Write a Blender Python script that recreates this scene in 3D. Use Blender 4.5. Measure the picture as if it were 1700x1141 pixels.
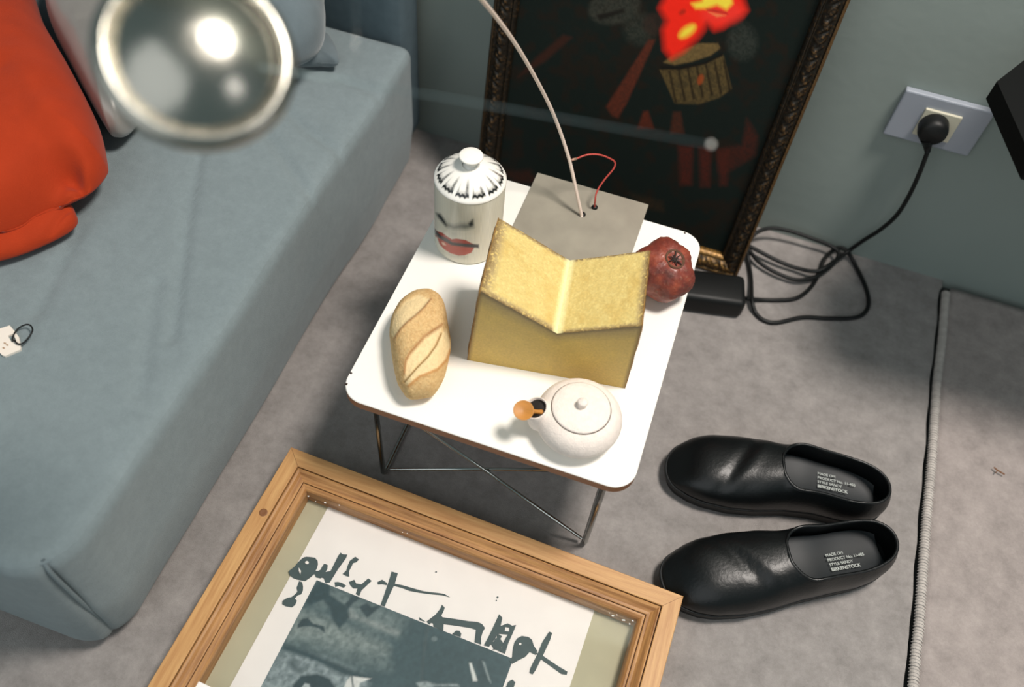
import bpy, bmesh, math, random
import numpy as np
from mathutils import Matrix, Vector
random.seed(4); RNG = np.random.default_rng(7)
for o in list(bpy.data.objects): bpy.data.objects.remove(o, do_unlink=True)
S = bpy.context.scene; COL = S.collection

# ---------------------------------------------------------------- camera
F_PX = 1442.436
CAM = np.array([0.294624, -0.438504, 1.047017])
RM = np.array([[0.94487977, 0.32030352, 0.06788129],
               [0.29960191, -0.76219822, -0.57384020],
               [-0.13206403, 0.56254736, -0.81614922]])   # rows: right, down, forward
cd = bpy.data.cameras.new('camera'); co = bpy.data.objects.new('camera', cd); COL.objects.link(co)
cd.sensor_width = 36.0; cd.lens = 36.0 * F_PX / 1700; cd.clip_start = 0.02
co.matrix_world = Matrix(((RM[0,0], -RM[1,0], -RM[2,0], CAM[0]), (RM[0,1], -RM[1,1], -RM[2,1], CAM[1]),
                          (RM[0,2], -RM[1,2], -RM[2,2], CAM[2]), (0, 0, 0, 1)))
cd.dof.use_dof = True; cd.dof.focus_distance = 1.04; cd.dof.aperture_fstop = 2.8
S.camera = co
# ---------------------------------------------------------------- world, lights, exposure
W = bpy.data.worlds.new('world'); S.world = W; W.use_nodes = True
W.node_tree.nodes['Background'].inputs[0].default_value = (0.53, 0.75, 0.78, 1)
W.node_tree.nodes['Background'].inputs[1].default_value = 0.26
def area(name, loc, target, size, energy, color):
    l = bpy.data.lights.new(name, 'AREA'); l.shape = 'DISK'; l.size = size; l.energy = energy; l.color = color
    o = bpy.data.objects.new(name, l); COL.objects.link(o); o.location = loc
    o.rotation_euler = (Vector(target) - Vector(loc)).to_track_quat('-Z', 'Y').to_euler(); return o
area('ceiling_lamp_light', (0.90, 0.30, 2.3), (0.45, 0.2, 0), 0.5, 55, (1.0, 0.92, 0.85))
area('dish_rim_light', (2.4, -0.5, 1.3), (0.2, 0.0, 0.5), 0.7, 3.5, (1.0, 0.95, 0.95))  # unseen added light, gives the lamp dish its bright right rim
area('front_fill_light', (-0.5, -2.3, 2.2), (0.3, 0.4, 0.2), 3.6, 33, (0.97, 0.98, 1.0))  # added soft fill that lifts the wall and the cheese front
vs = S.view_settings; vs.view_transform = 'Standard'; vs.look = 'None'; vs.gamma = 1; vs.exposure = 0.0
vs.use_curve_mapping = False

# ---------------------------------------------------------------- helpers
def at(px, py, z=None, y=None, d=None):
    v = RM.T @ np.array([(px - 850) / F_PX, (py - 570.5) / F_PX, 1.0])
    t = (z - CAM[2]) / v[2] if z is not None else (y - CAM[1]) / v[1] if y is not None else d
    return CAM + t * v
def pix(P):
    Y = (np.asarray(P, float).reshape(-1, 3) - CAM) @ RM.T
    return np.c_[850 + F_PX * Y[:, 0] / Y[:, 2], 570.5 + F_PX * Y[:, 1] / Y[:, 2]]
def lin(c):
    c = np.asarray(c, float) / 255.0
    return np.where(c <= 0.04045, c / 12.92, ((c + 0.055) / 1.055) ** 2.4)
def rgba(c): return tuple(lin(c)) + (1.0,)
MATS = {}
def mat(name, c, rough=0.6, metal=0.0, var=0.0, scale=20, bump=0.0, bscale=200, sheen=0.0, coat=0.0, c2=None, attr=False, stretch=None, spec=0.5, detail=4, grit=0.5):
    if name in MATS: return MATS[name]
    m = bpy.data.materials.new(name); m.use_nodes = True; nt = m.node_tree; b = nt.nodes['Principled BSDF']; L = nt.links
    b.inputs['Roughness'].default_value = rough; b.inputs['Metallic'].default_value = metal
    b.inputs['Sheen Weight'].default_value = sheen; b.inputs['Coat Weight'].default_value = coat; b.inputs['Coat Roughness'].default_value = 0.15
    b.inputs['Specular IOR Level'].default_value = spec
    tc = nt.nodes.new('ShaderNodeTexCoord'); src = tc.outputs['Object']
    if stretch:
        mp = nt.nodes.new('ShaderNodeMapping'); mp.inputs['Scale'].default_value = stretch; L.new(src, mp.inputs[0]); src = mp.outputs[0]
    col = None
    if attr:
        a = nt.nodes.new('ShaderNodeAttribute'); a.attribute_name = 'Col'; col = a.outputs['Color']
    if var or c2:
        n = nt.nodes.new('ShaderNodeTexNoise'); n.inputs['Scale'].default_value = scale; n.inputs['Detail'].default_value = detail; n.inputs['Roughness'].default_value = grit; L.new(src, n.inputs['Vector'])
        r = nt.nodes.new('ShaderNodeValToRGB'); L.new(n.outputs['Fac'], r.inputs[0])
        r.color_ramp.elements[0].position = 0.3; r.color_ramp.elements[1].position = 0.7
        if attr:
            r.color_ramp.elements[0].color = (1 - var,) * 3 + (1,); r.color_ramp.elements[1].color = (1, 1, 1, 1)
            mx = nt.nodes.new('ShaderNodeMix'); mx.data_type = 'RGBA'; mx.blend_type = 'MULTIPLY'; mx.inputs[0].default_value = 1
            L.new(col, mx.inputs[6]); L.new(r.outputs[0], mx.inputs[7]); col = mx.outputs[2]
        else:
            base = lin(c); e = lin(c2) if c2 else np.clip(base * (1 + var), 0, 1)
            s0 = base if c2 else base * (1 - var)
            r.color_ramp.elements[0].color = tuple(s0) + (1,); r.color_ramp.elements[1].color = tuple(e) + (1,)
            col = r.outputs[0]
    if col is None: b.inputs['Base Color'].default_value = rgba(c)
    else: L.new(col, b.inputs['Base Color'])
    if bump:
        n2 = nt.nodes.new('ShaderNodeTexNoise'); n2.inputs['Scale'].default_value = bscale; n2.inputs['Detail'].default_value = 3; L.new(src, n2.inputs['Vector'])
        bp = nt.nodes.new('ShaderNodeBump'); bp.inputs['Strength'].default_value = bump; bp.inputs['Distance'].default_value = 0.002
        L.new(n2.outputs['Fac'], bp.inputs['Height']); L.new(bp.outputs[0], b.inputs['Normal'])
    MATS[name] = m; return m
ORG = {}
def thing(name, label, cat, loc=(0, 0, 0), group=None):
    o = bpy.data.objects.new(name, None); COL.objects.link(o); o.location = loc; o.empty_display_size = 0.02
    ORG[o.name] = np.array(loc, float); o['label'] = label; o['category'] = cat
    if group: o['group'] = group
    return o
def mesh(name, V, Fc, m, parent=None, smooth=True, col=None, base=None, label=None, cat=None, group=None, kind=None):
    V = np.asarray(V, float)
    org = ORG[parent.name] if parent is not None else (np.array(base, float) if base is not None else np.zeros(3))
    me = bpy.data.meshes.new(name); me.from_pydata((V - org).tolist(), [], [tuple(int(i) for i in f) for f in Fc]); me.update()
    if col is not None:
        a = me.color_attributes.new('Col', 'FLOAT_COLOR', 'POINT')
        a.data.foreach_set('color', np.c_[col, np.ones(len(V))].astype(np.float32).ravel())
    me.polygons.foreach_set('use_smooth', [smooth] * len(me.polygons))
    me.materials.append(m); o = bpy.data.objects.new(name, me); COL.objects.link(o)
    if parent is not None: o.parent = parent
    else: o.location = org
    ORG[o.name] = org
    if label: o['label'] = label
    if cat: o['category'] = cat
    if group: o['group'] = group
    if kind: o['kind'] = kind
    return o
def gridf(n, m, cu=False, cv=False, off=0):
    f = []
    for i in range(n if cu else n - 1):
        for j in range(m if cv else m - 1):
            i2, j2 = (i + 1) % n, (j + 1) % m
            f.append((off + i * m + j, off + i2 * m + j, off + i2 * m + j2, off + i * m + j2))
    return f
def lathe(prof, c, n=64, axis=None):
    prof = np.array(prof, float); a = np.linspace(0, 2 * np.pi, n, endpoint=False)
    V = np.array([[r * math.cos(t), r * math.sin(t), z] for r, z in prof for t in a])
    if axis is not None:
        q = Vector((0, 0, 1)).rotation_difference(Vector(axis)).to_matrix(); V = V @ np.array(q).T
    return V + np.array(c), [f[::-1] for f in gridf(len(prof), n, cv=True)]
def crom(P, k=8, closed=False):
    P = np.asarray(P, float); n = len(P); out = []
    for i in range(n if closed else n - 1):
        if closed: p0, p1, p2, p3 = P[(i - 1) % n], P[i], P[(i + 1) % n], P[(i + 2) % n]
        else: p0, p1, p2, p3 = P[max(i - 1, 0)], P[i], P[i + 1], P[min(i + 2, n - 1)]
        for t in np.arange(k) / k:
            out.append(0.5 * (2 * p1 + (p2 - p0) * t + (2 * p0 - 5 * p1 + 4 * p2 - p3) * t * t + (3 * p1 - p0 - 3 * p2 + p3) * t ** 3))
    if not closed: out.append(P[-1])
    return np.array(out)
def tube(P, r, n=10, closed=False, caps=True):
    P = np.asarray(P, float); N = len(P); r = np.broadcast_to(r, (N,))
    T = np.roll(P, -1, 0) - np.roll(P, 1, 0) if closed else np.gradient(P, axis=0)
    T /= np.linalg.norm(T, axis=1)[:, None] + 1e-12
    u = np.cross(T[0], [0.31, 0.2, 0.93]); u /= np.linalg.norm(u); V = []
    for i in range(N):
        u = u - T[i] * (u @ T[i]); u /= np.linalg.norm(u); w = np.cross(T[i], u)
        for k in range(n):
            a = 2 * math.pi * k / n; V.append(P[i] + r[i] * (math.cos(a) * u + math.sin(a) * w))
    f = gridf(N, n, cu=closed, cv=True)
    if caps and not closed: f += [tuple(range(n))[::-1], tuple(range((N - 1) * n, N * n))]
    return np.array(V), f
def join(*parts):
    V, Fc, off = [], [], 0
    for v, f in parts:
        V.append(np.asarray(v)); Fc += [tuple(i + off for i in q) for q in f]; off += len(v)
    return np.vstack(V), Fc
def box(c, size, bev=0.0, seg=2, rot=None):
    bm = bmesh.new(); bmesh.ops.create_cube(bm, size=1.0)
    for v in bm.verts: v.co = Vector((v.co.x * size[0], v.co.y * size[1], v.co.z * size[2]))
    if bev: bmesh.ops.bevel(bm, geom=bm.edges[:], offset=bev, segments=seg, profile=0.5, affect='EDGES')
    bm.verts.ensure_lookup_table(); V = np.array([v.co[:] for v in bm.verts]); Fc = [tuple(v.index for v in f.verts) for f in bm.faces]; bm.free()
    if rot is not None: V = V @ np.array(rot).T
    return V + np.array(c), Fc
def prism(poly, z0, z1):
    n = len(poly); V = [(x, y, z0) for x, y in poly] + [(x, y, z1) for x, y in poly]
    return np.array(V), [tuple(range(n))[::-1], tuple(range(n, 2 * n))] + [(i, (i + 1) % n, n + (i + 1) % n, n + i) for i in range(n)]
def rrect(x0, x1, y0, y1, r, k=8):
    P = []
    for cx, cy, a0 in ((x1 - r, y1 - r, 0), (x0 + r, y1 - r, 90), (x0 + r, y0 + r, 180), (x1 - r, y0 + r, 270)):
        for i in range(k + 1):
            a = math.radians(a0 + 90 * i / k); P.append((cx + r * math.cos(a), cy + r * math.sin(a)))
    return P
def rz(a): c, s = math.cos(a), math.sin(a); return np.array([[c, -s, 0], [s, c, 0], [0, 0, 1]])
def inpoly(Q, poly):
    poly = np.asarray(poly, float); x, y = Q[:, 0], Q[:, 1]; ins = np.zeros(len(Q), bool); j = len(poly) - 1
    for i in range(len(poly)):
        xi, yi = poly[i]; xj, yj = poly[j]
        c = ((yi > y) != (yj > y)) & (x < (xj - xi) * (y - yi) / (yj - yi + 1e-12) + xi); ins ^= c; j = i
    return ins
def dline(Q, line):
    line = np.asarray(line, float); d = np.full(len(Q), 1e9)
    for a, b in zip(line[:-1], line[1:]):
        ab = b - a; t = np.clip(((Q - a) @ ab) / (ab @ ab + 1e-12), 0, 1); d = np.minimum(d, np.linalg.norm(Q - a - t[:, None] * ab, axis=1))
    return d
def soft(Q, poly, w):      # 1 inside, fading over w outside/inside
    poly = list(poly); d = dline(Q, poly + [poly[0]]); s = np.where(inpoly(Q, poly), d, -d); return np.clip(0.5 + s / w, 0, 1)
def lat(seed):              # smooth 2-D value noise
    g = np.random.default_rng(seed).random((64, 64))
    def f(x, y):
        xi, yi = np.floor(x).astype(int), np.floor(y).astype(int); fx, fy = x - xi, y - yi; fx = fx * fx * (3 - 2 * fx); fy = fy * fy * (3 - 2 * fy)
        G = lambda a, b: g[a % 64, b % 64]
        return (G(xi, yi) * (1 - fx) + G(xi + 1, yi) * fx) * (1 - fy) + (G(xi, yi + 1) * (1 - fx) + G(xi + 1, yi + 1) * fx) * fy
    return lambda x, y: 0.6 * f(x, y) + 0.28 * f(2.1 * x + 5, 2.1 * y + 9) + 0.12 * f(4.3 * x, 4.3 * y)
def mixc(C, c, w): return C * (1 - w[:, None]) + lin(c)[None, :] * w[:, None]

# ---------------------------------------------------------------- materials
M_carpet = mat('carpet_wool', (146, 141, 138), 0.95, var=0.30, scale=26, detail=12, grit=0.8, bump=0.5, bscale=900, sheen=0.1, spec=0.1)
M_rug = mat('rug_wool', (157, 148, 144), 0.95, var=0.30, scale=26, detail=12, grit=0.8, bump=0.5, bscale=900, sheen=0.1, spec=0.1)
M_bind = mat('binding_yarn', (186, 180, 174), 0.9, var=0.1, scale=80, bump=0.4, bscale=500, spec=0.1)
M_wall = mat('wall_plaster', (138, 148, 143), 0.9, var=0.03, scale=5, bump=0.15, bscale=60, spec=0.2)
M_sofa = mat('sofa_felt', (126, 138, 141), 0.9, var=0.13, scale=60, detail=12, grit=0.85, bump=0.35, bscale=900, sheen=0.15, spec=0.15)
M_seam = mat('sofa_seam', (118, 130, 134), 0.9, bump=0.4, bscale=400, spec=0.15)
M_lam = mat('white_laminate', (244, 241, 234), 0.35, spec=0.4)
M_ply = mat('plywood_edge', (138, 92, 62), 0.6, var=0.2, scale=15, stretch=(3, 3, 400))
M_chip = mat('chipped_edge', (48, 32, 26), 0.8)
M_chrome = mat('steel_rod', (176, 178, 174), 0.18, metal=1.0)

# ---------------------------------------------------------------- setting: floor, wall
edge_px = [(1572, 484), (1566, 560), (1557, 640), (1549, 760), (1541, 850), (1533, 960), (1526, 1060), (1518, 1141)]
E_ = np.array([at(x, y, z=0.004)[:2] for x, y in edge_px]); E_ = np.vstack([[E_[0][0] + .004, 0.645], E_, [E_[-1][0] - .004, -0.5], [E_[-1][0] - .006, -1.1]])
E_ = crom(E_, 10)[:, :2]; ye = np.arange(.645, -1.1, -.012); E_ = np.c_[np.interp(-ye, -E_[:, 1], E_[:, 0]), ye]
LFT = [(-1.4, -1.2), (E_[-1][0] - .010, -1.2)] + [(x - .0105 + .0008 * math.sin(y * 80), y) for x, y in E_[::-1]] + [(E_[0][0] - .010, .66), (-1.4, .66)]
V, Fc = prism(LFT, -.03, 0); flo = mesh('floor', V, Fc, M_carpet, smooth=False, kind='structure')
V, Fc = box((0.1, -.27, -.035), (3.0, 1.86, .04)); mesh('subfloor', V, Fc, mat('dark_underlay', (60, 62, 60), .95), flo, smooth=False)
V, Fc = box((0.1, 0.71, 1.28), (3.0, 0.1, 2.62)); mesh('wall_back', V, Fc, M_wall, smooth=False, kind='structure')

# rug on the right, with its overlocked edge
rug = thing('rug', 'pale grey wool rug with stitched edge running right of the shoes', 'rug', (0.74, 0.1, 0))
ny = len(E_); nx = 26; V = []
for (ex, ey) in E_:
    for j in range(nx):
        s = j / (nx - 1); x = ex + .003 + s ** 1.3 * (1.5 - ex); V.append((x, min(ey, 0.643), 0.004 + 0.0010 * math.sin(9 * x + 3 * ey)))
V = np.array(V); top = V.copy(); bot = V.copy(); bot[:, 2] = -0.0150
n_ = len(V); fc = [f[::-1] for f in gridf(ny, nx)]
fc = [f[::-1] for f in fc] if False else fc
side = []
ring = [i * nx for i in range(ny)] + [(ny - 1) * nx + j for j in range(1, nx)] + [i * nx + nx - 1 for i in range(ny - 2, -1, -1)] + [j for j in range(nx - 2, 0, -1)]
side = [(ring[k], ring[(k + 1) % len(ring)], ring[(k + 1) % len(ring)] + n_, ring[k] + n_) for k in range(len(ring))]
mesh('pile', np.vstack([top, bot]), fc + side, M_rug, rug)
P = np.array([(x, y, 0.0005) for x, y in E_ if y < 0.64]); P = crom(P[::2], 4)
rr = 0.0058 + 0.0005 * np.sin(np.arange(len(P)) * 2.4)
V, Fc = tube(P, rr, 10); bind = mesh('binding', V, Fc, M_bind, rug)
stv, stf = [], []
cum = np.r_[0, np.cumsum(np.linalg.norm(np.diff(P, axis=0), axis=1))]
for s in np.arange(0.003, cum[-1], 0.0042):
    c = np.array([np.interp(s, cum, P[:, k]) for k in range(3)]); a = [c + np.array([0.0064 * math.cos(t), 0.0012 * (t / 2 - .7), 0.0064 * math.sin(t)]) for t in np.linspace(-0.3, 3.2, 7)]
    q = tube(a, 0.0008, 4, caps=False); stv.append(q)
V, Fc = join(*stv); mesh('stitching', V, Fc, M_bind, bind, kind='stuff')

# ---------------------------------------------------------------- sofa
XS, YF, YB, ZT = -0.143, -0.300, 0.572, 0.243
sofa = thing('sofa', 'low grey-blue upholstered sofa filling the left side', 'sofa', (-0.6, 0.1, 0))
def rounded_box(x0, x1, y0, y1, z0, z1, r, n, bulge=0.0):
    c = np.array([(x0 + x1) / 2, (y0 + y1) / 2, (z0 + z1) / 2]); h = np.array([x1 - x0, y1 - y0, z1 - z0]) / 2
    Vs, Fs, off = [], [], 0
    for ax in range(3):
        for sg in (-1, 1):
            a, b = [k for k in range(3) if k != ax]
            na, nb = n[a], n[b]; ga, gb = np.meshgrid(np.linspace(-1, 1, na), np.linspace(-1, 1, nb), indexing='ij')
            ga, gb = np.sin(ga * np.pi / 2) * .25 + ga * .75, np.sin(gb * np.pi / 2) * .25 + gb * .75
            Q = np.zeros((na * nb, 3)); Q[:, a] = ga.ravel() * h[a]; Q[:, b] = gb.ravel() * h[b]; Q[:, ax] = sg * h[ax]
            f = gridf(na, nb); d = np.zeros(3); e1 = np.zeros(3); e1[a] = 1; e2 = np.zeros(3); e2[b] = 1; d[ax] = sg
            if np.cross(e1, e2) @ d < 0: f = [q[::-1] for q in f]
            Vs.append(Q); Fs += [tuple(i + off for i in q) for q in f]; off += len(Q)
    V = np.vstack(Vs); inn = np.clip(V, -(h - r), h - r); dv = V - inn; L = np.linalg.norm(dv, axis=1); L[L == 0] = 1
    V = inn + dv / L[:, None] * r
    if bulge:
        u = V / h
        for k in range(3):
            o = [j for j in range(3) if j != k]; V[:, k] += np.sign(u[:, k]) * (np.abs(u[:, k]) > .9) * bulge * (1 - u[:, o[0]] ** 2) * (1 - u[:, o[1]] ** 2)
    return V + c, Fs
V, Fc = rounded_box(-1.25, XS, YF, YB, 0.012, ZT, 0.018, (150, 150, 26), 0.002)
# soft pull lines and creases in the cover
top_ = V[:, 2] > ZT - 0.02; Q = V[:, :2]
def crease(px, w, dep):
    global V
    ln = np.array([at(x, y, z=ZT)[:2] for x, y in px]); d = dline(Q, ln); V[:, 2] -= np.where(top_, dep * np.exp(-(d / w) ** 2), 0)
crease([(335, 235), (315, 330), (300, 440), (285, 560)], 0.0065, 0.0065)
crease([(425, 195), (470, 260), (520, 330)], 0.006, 0.006)
crease([(455, 165), (510, 215), (590, 270)], 0.006, 0.006)
crease([(260, 470), (245, 560), (230, 650)], 0.009, 0.004)
crease([(130, 385), (100, 440), (60, 520)], 0.008, 0.005)
crease([(560, 130), (620, 150), (665, 190)], 0.008, 0.004)
nz = lat(3); V[:, 2] += np.where(top_, 0.004 * (nz(Q[:, 0] * 7 + 30, Q[:, 1] * 7 + 30) - .5), 0)
sd = V[:, 0] > XS - .02; V[:, 0] += np.where(sd, 0.010 * (nz(V[:, 1] * 5 + 20, V[:, 2] * 6 + 20) - .5) - 0.010 * np.clip((.10 - V[:, 2]) / .10, 0, 1), 0)
cx_, cy_ = XS - .06, YF + .06; qd = (V[:, 0] > cx_) & (V[:, 1] < cy_); dx_, dy_ = V[qd, 0] - cx_, cy_ - V[qd, 1]
k_ = np.maximum(dx_, dy_) / (np.hypot(dx_, dy_) + 1e-9); V[qd, 0] = cx_ + dx_ * k_; V[qd, 1] = cy_ - dy_ * k_
seat = mesh('seat', V, Fc, M_sofa, sofa)
sx, sy, sz = XS - 0.011, YF + 0.011, ZT - 0.010
P = [(x, sy - .004 + .0006 * math.sin(x * 190), sz) for x in np.linspace(-1.2, sx - .06, 60)]
P += [(XS - .06 + .0525 * math.sin(a), YF + .06 - .0525 * math.cos(a), sz + .001) for a in np.linspace(0.15, 1.42, 10)]
P += [(sx + .0025 - .002 * min(1, max(0, (y + .1) * 8)), y, sz + .0004 * math.sin(y * 150)) for y in np.linspace(sy + .06, YB - .03, 80)]
V, Fc = tube(crom(P, 2), 0.0026, 8); mesh('seam', V, Fc, M_seam, sofa)
P = [(XS - .06 + r_ * .7071, YF + .06 - r_ * .7071, z_) for r_, z_ in ((.0500, ZT - .006), (.0575, ZT - .022), (.0578, .17), (.0560, .12), (.0525, .07), (.0480, .03))]
V, Fc = tube(crom(P, 6), 0.0024, 8); mesh('corner_seam', V, Fc, M_seam, sofa)
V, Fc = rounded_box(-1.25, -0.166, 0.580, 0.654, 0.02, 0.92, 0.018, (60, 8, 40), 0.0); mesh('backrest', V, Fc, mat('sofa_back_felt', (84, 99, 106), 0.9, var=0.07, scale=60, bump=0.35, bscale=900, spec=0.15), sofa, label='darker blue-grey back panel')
for fx, fy in ((-0.25, -0.2), (-0.25, 0.45), (-1.1, -0.2), (-1.1, 0.45)):
    V, Fc = lathe([(0, 0), (.022, 0), (.022, .03), (0, .03)], (fx, fy, 0), 20); mesh('foot', V, Fc, M_chip, sofa)

# ---------------------------------------------------------------- side table
TW, TD, TH = 0.34, 0.394, 0.21
tab = thing('side_table', 'small white laminate side table on crossed steel wire legs', 'side table', (TW / 2, TD / 2, 0))
def chamfer_slab(poly, z0, z1, c=0.0008):
    poly = np.array(poly); ctr = poly.mean(0); n = len(poly); ins = poly - (poly - ctr) / np.linalg.norm(poly - ctr, axis=1)[:, None] * c
    V = np.vstack([np.c_[poly, np.full(n, z0)], np.c_[poly, np.full(n, z1 - c)], np.c_[ins, np.full(n, z1)]])
    return V, [tuple(range(n))[::-1], tuple(range(2 * n, 3 * n))] + [f[::-1] for f in gridf(3, n, cv=True)]
R_ = rrect(0, TW, 0, TD, 0.027, 10)
V, Fc = prism(R_, TH - 0.0125, TH - 0.0014); mesh('plywood_top', V, Fc, M_ply, tab, smooth=False)
V, Fc = chamfer_slab(R_, TH - 0.0014, TH); lamo = mesh('laminate', V, Fc, M_lam, tab, smooth=False)
for px, py, r in ((583, 620, 2.0), (575, 638, 2.2), (1137, 387, 1.8)):
    c = at(px, py, z=TH); a = [(c[0] + r * .0008 * math.cos(t) * random.uniform(.7, 1.2), c[1] + r * .0008 * math.sin(t) * random.uniform(.7, 1.2)) for t in np.linspace(0, 6.28, 8)[:-1]]
    V, Fc = prism(a, TH - .001, TH + .0002); mesh('chip', V, Fc, M_chip, lamo, smooth=False)
zt = TH - 0.015; ya, yb = 0.018, TD - 0.022
def hoop(x):
    P = [(x, ya, zt), (x, ya, .12), (x, ya, .03)] + [(x, ya + .012 - .012 * math.cos(a), .0155 - .012 * math.sin(a)) for a in np.linspace(.2, 1.45, 5)]
    P += [(x, .12, .0035), (x, .27, .0035)] + [(x, yb - .012 + .012 * math.sin(a), .0155 - .012 * math.cos(a)) for a in np.linspace(.15, 1.4, 5)] + [(x, yb, .03), (x, yb, .12), (x, yb, zt)]
    return P
for x in (0.036, 0.312):
    V, Fc = tube(hoop(x), 0.0033, 12); mesh('leg', V, Fc, M_chrome, tab)
for y in (ya + .004, yb - .004):
    for x0, x1 in ((0.044, 0.306), (0.306, 0.044)):
        dy = 0.0035 if x0 > x1 else -0.0005
        V, Fc = tube([(x0, y + dy, zt - .004), ((x0 + x1) / 2, y + dy, .105), (x1, y + dy, .012)], 0.0021, 10); mesh('cross_brace', V, Fc, M_chrome, tab)
for y in (ya, yb):
    V, Fc = tube([(0.036, y, zt), (0.312, y, zt)], 0.003, 10); mesh('top_rail', V, Fc, M_chrome, tab)

# ---------------------------------------------------------------- candle canister with a printed face
can = thing('lidded_canister', 'white ceramic lidded canister printed with red lips and nose', 'canister', (0.054, 0.272, TH))
CC = np.array([0.054, 0.272]); CR = 0.0428; cz1 = 0.3175
nA, nZ = 520, 150
aa = np.linspace(0, 2 * np.pi, nA, endpoint=False); zz = np.linspace(TH + .0025, cz1, nZ)
V = np.array([(CC[0] + CR * math.cos(a), CC[1] + CR * math.sin(a), z) for z in zz for a in aa])
Fc = [f[::-1] for f in gridf(nZ, nA, cv=True)]
b0 = len(V); V = np.vstack([V, [(CC[0] + (CR - .0025) * math.cos(a), CC[1] + (CR - .0025) * math.sin(a), TH) for a in aa]])
Fc += [(b0 + k, b0 + (k + 1) % nA, (k + 1) % nA, k) for k in range(nA)] + [tuple(range(b0, b0 + nA))[::-1]]
Q = pix(V); g = lambda L: [(690 + .1927 * x, 230 + .1927 * y) for x, y in L]
C = np.tile(lin((226, 222, 204)), (len(V), 1))
facing = ((V[:, 0] - CC[0]) * (CAM[0] - CC[0]) + (V[:, 1] - CC[1]) * (CAM[1] - CC[1])) > 0
def pc(c, poly, w, k=1.0):
    global C
    C = mixc(C, c, np.where(facing, soft(Q, g(poly), w) * k, 0))
hat = ((np.arange(len(V)) % nA) % 3 == 0); C[hat] *= 0.80
pc((160, 158, 140), [(330, 570), (400, 560), (440, 640), (520, 700), (500, 780), (290, 790), (250, 740), (330, 690)], 24, .55)
pc((84, 92, 86), [(285, 735), (330, 750), (390, 730), (450, 735), (495, 700), (500, 765), (430, 785), (330, 782), (280, 765)], 8, .85)
pc((30, 38, 38), [(175, 640), (215, 650), (250, 700), (275, 750), (262, 760), (225, 720), (190, 680)], 5)
pc((40, 46, 46), [(455, 735), (490, 700), (498, 745), (470, 760)], 4)
pc((120, 122, 110), [(290, 790), (360, 800), (350, 850), (300, 840)], 16, .4)
pc((162, 62, 46), [(165, 790), (230, 812), (275, 845), (310, 868), (350, 862), (430, 875), (500, 912), (540, 925), (480, 945), (300, 915), (215, 865), (170, 845)], 2)
pc((176, 72, 52), [(185, 855), (230, 866), (300, 905), (400, 930), (505, 940), (480, 985), (420, 1008), (370, 1010), (300, 990), (245, 955), (205, 910)], 2)
pc((44, 44, 42), [(150, 760), (215, 835), (260, 855), (320, 895), (420, 905), (545, 912), (545, 945), (420, 935), (310, 920), (235, 880), (190, 850), (160, 815)], 3)
pc((238, 205, 180), [(225, 895), (245, 900), (260, 920), (235, 915)], 3)
pc((120, 118, 104), [(240, 970), (320, 1005), (440, 1015), (430, 1030), (310, 1020)], 8, .5)
M_print = mat('printed_glaze', (255, 255, 255), 0.22, attr=True, coat=0.3)
mesh('body', V, Fc, M_print, can, col=C)
# lid: fluted print, knob
rl = np.linspace(CR, 0.0102, 60); prof = [(CR - .001, cz1), (CR + .0004, cz1 + .0006), (CR + .0004, cz1 + .0016)]
prof += [(r, cz1 + .0024 + .0215 * (1 - (r / CR) ** 2.0) ** 0.9) for r in rl[1:]]
prof = np.array(prof); V, Fc = lathe(prof, (CC[0], CC[1], 0), 360)
r_ = np.hypot(V[:, 0] - CC[0], V[:, 1] - CC[1]) / CR; th = np.arctan2(V[:, 1] - CC[1], V[:, 0] - CC[0])
NP = 12; ph = (th / (2 * np.pi) * NP + .35) % 1.0
C = np.tile(lin((243, 240, 232)), (len(V), 1)); nl = lat(19)(th * 60, r_ * 40)
fade = np.clip((r_ - .46) / .22, 0, 1) * np.clip((.90 - r_) / .04, 0, 1)
C = mixc(C, (58, 60, 58), np.clip(1 - np.abs(ph - (.77 + .02 * r_)) / .15, 0, 1) ** .7 * fade * np.clip(.45 + nl, 0, 1) * .95)
C = mixc(C, (120, 120, 114), np.clip(1 - np.abs(ph - .22) / .07, 0, 1) * np.clip((r_ - .60) / .2, 0, 1) * np.clip((.90 - r_) / .04, 0, 1) * .7)
lob = .90 - .030 * np.abs(np.sin((ph - .15) / .7 * np.pi * 2.5)); inn = (ph > .14) & (ph < .92)
C = mixc(C, (22, 24, 24), np.clip(1.6 * (1 - np.abs(r_ - lob) / .050), 0, 1) * inn)
C = mixc(C, (60, 62, 60), np.clip(1 - np.abs(r_ - .83) / .07, 0, 1) * inn * .55 * np.clip(nl + .2, 0, 1))
lid = mesh('lid', V, Fc, M_print, can, col=C)
kz = cz1 + .0265
M_white = mat('white_glaze', (243, 240, 232), 0.18, coat=0.3)
V, Fc = lathe([(.0110, kz - .006), (.0080, kz - .003), (.0068, kz + .002), (.0095, kz + .0055), (.0130, kz + .0070), (.0143, kz + .0086), (.0141, kz + .0098), (.0130, kz + .0106), (.006, kz + .0112), (0.0001, kz + .0113)], (CC[0], CC[1], 0), 48)
mesh('knob', V, Fc, M_white, lid)

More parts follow.
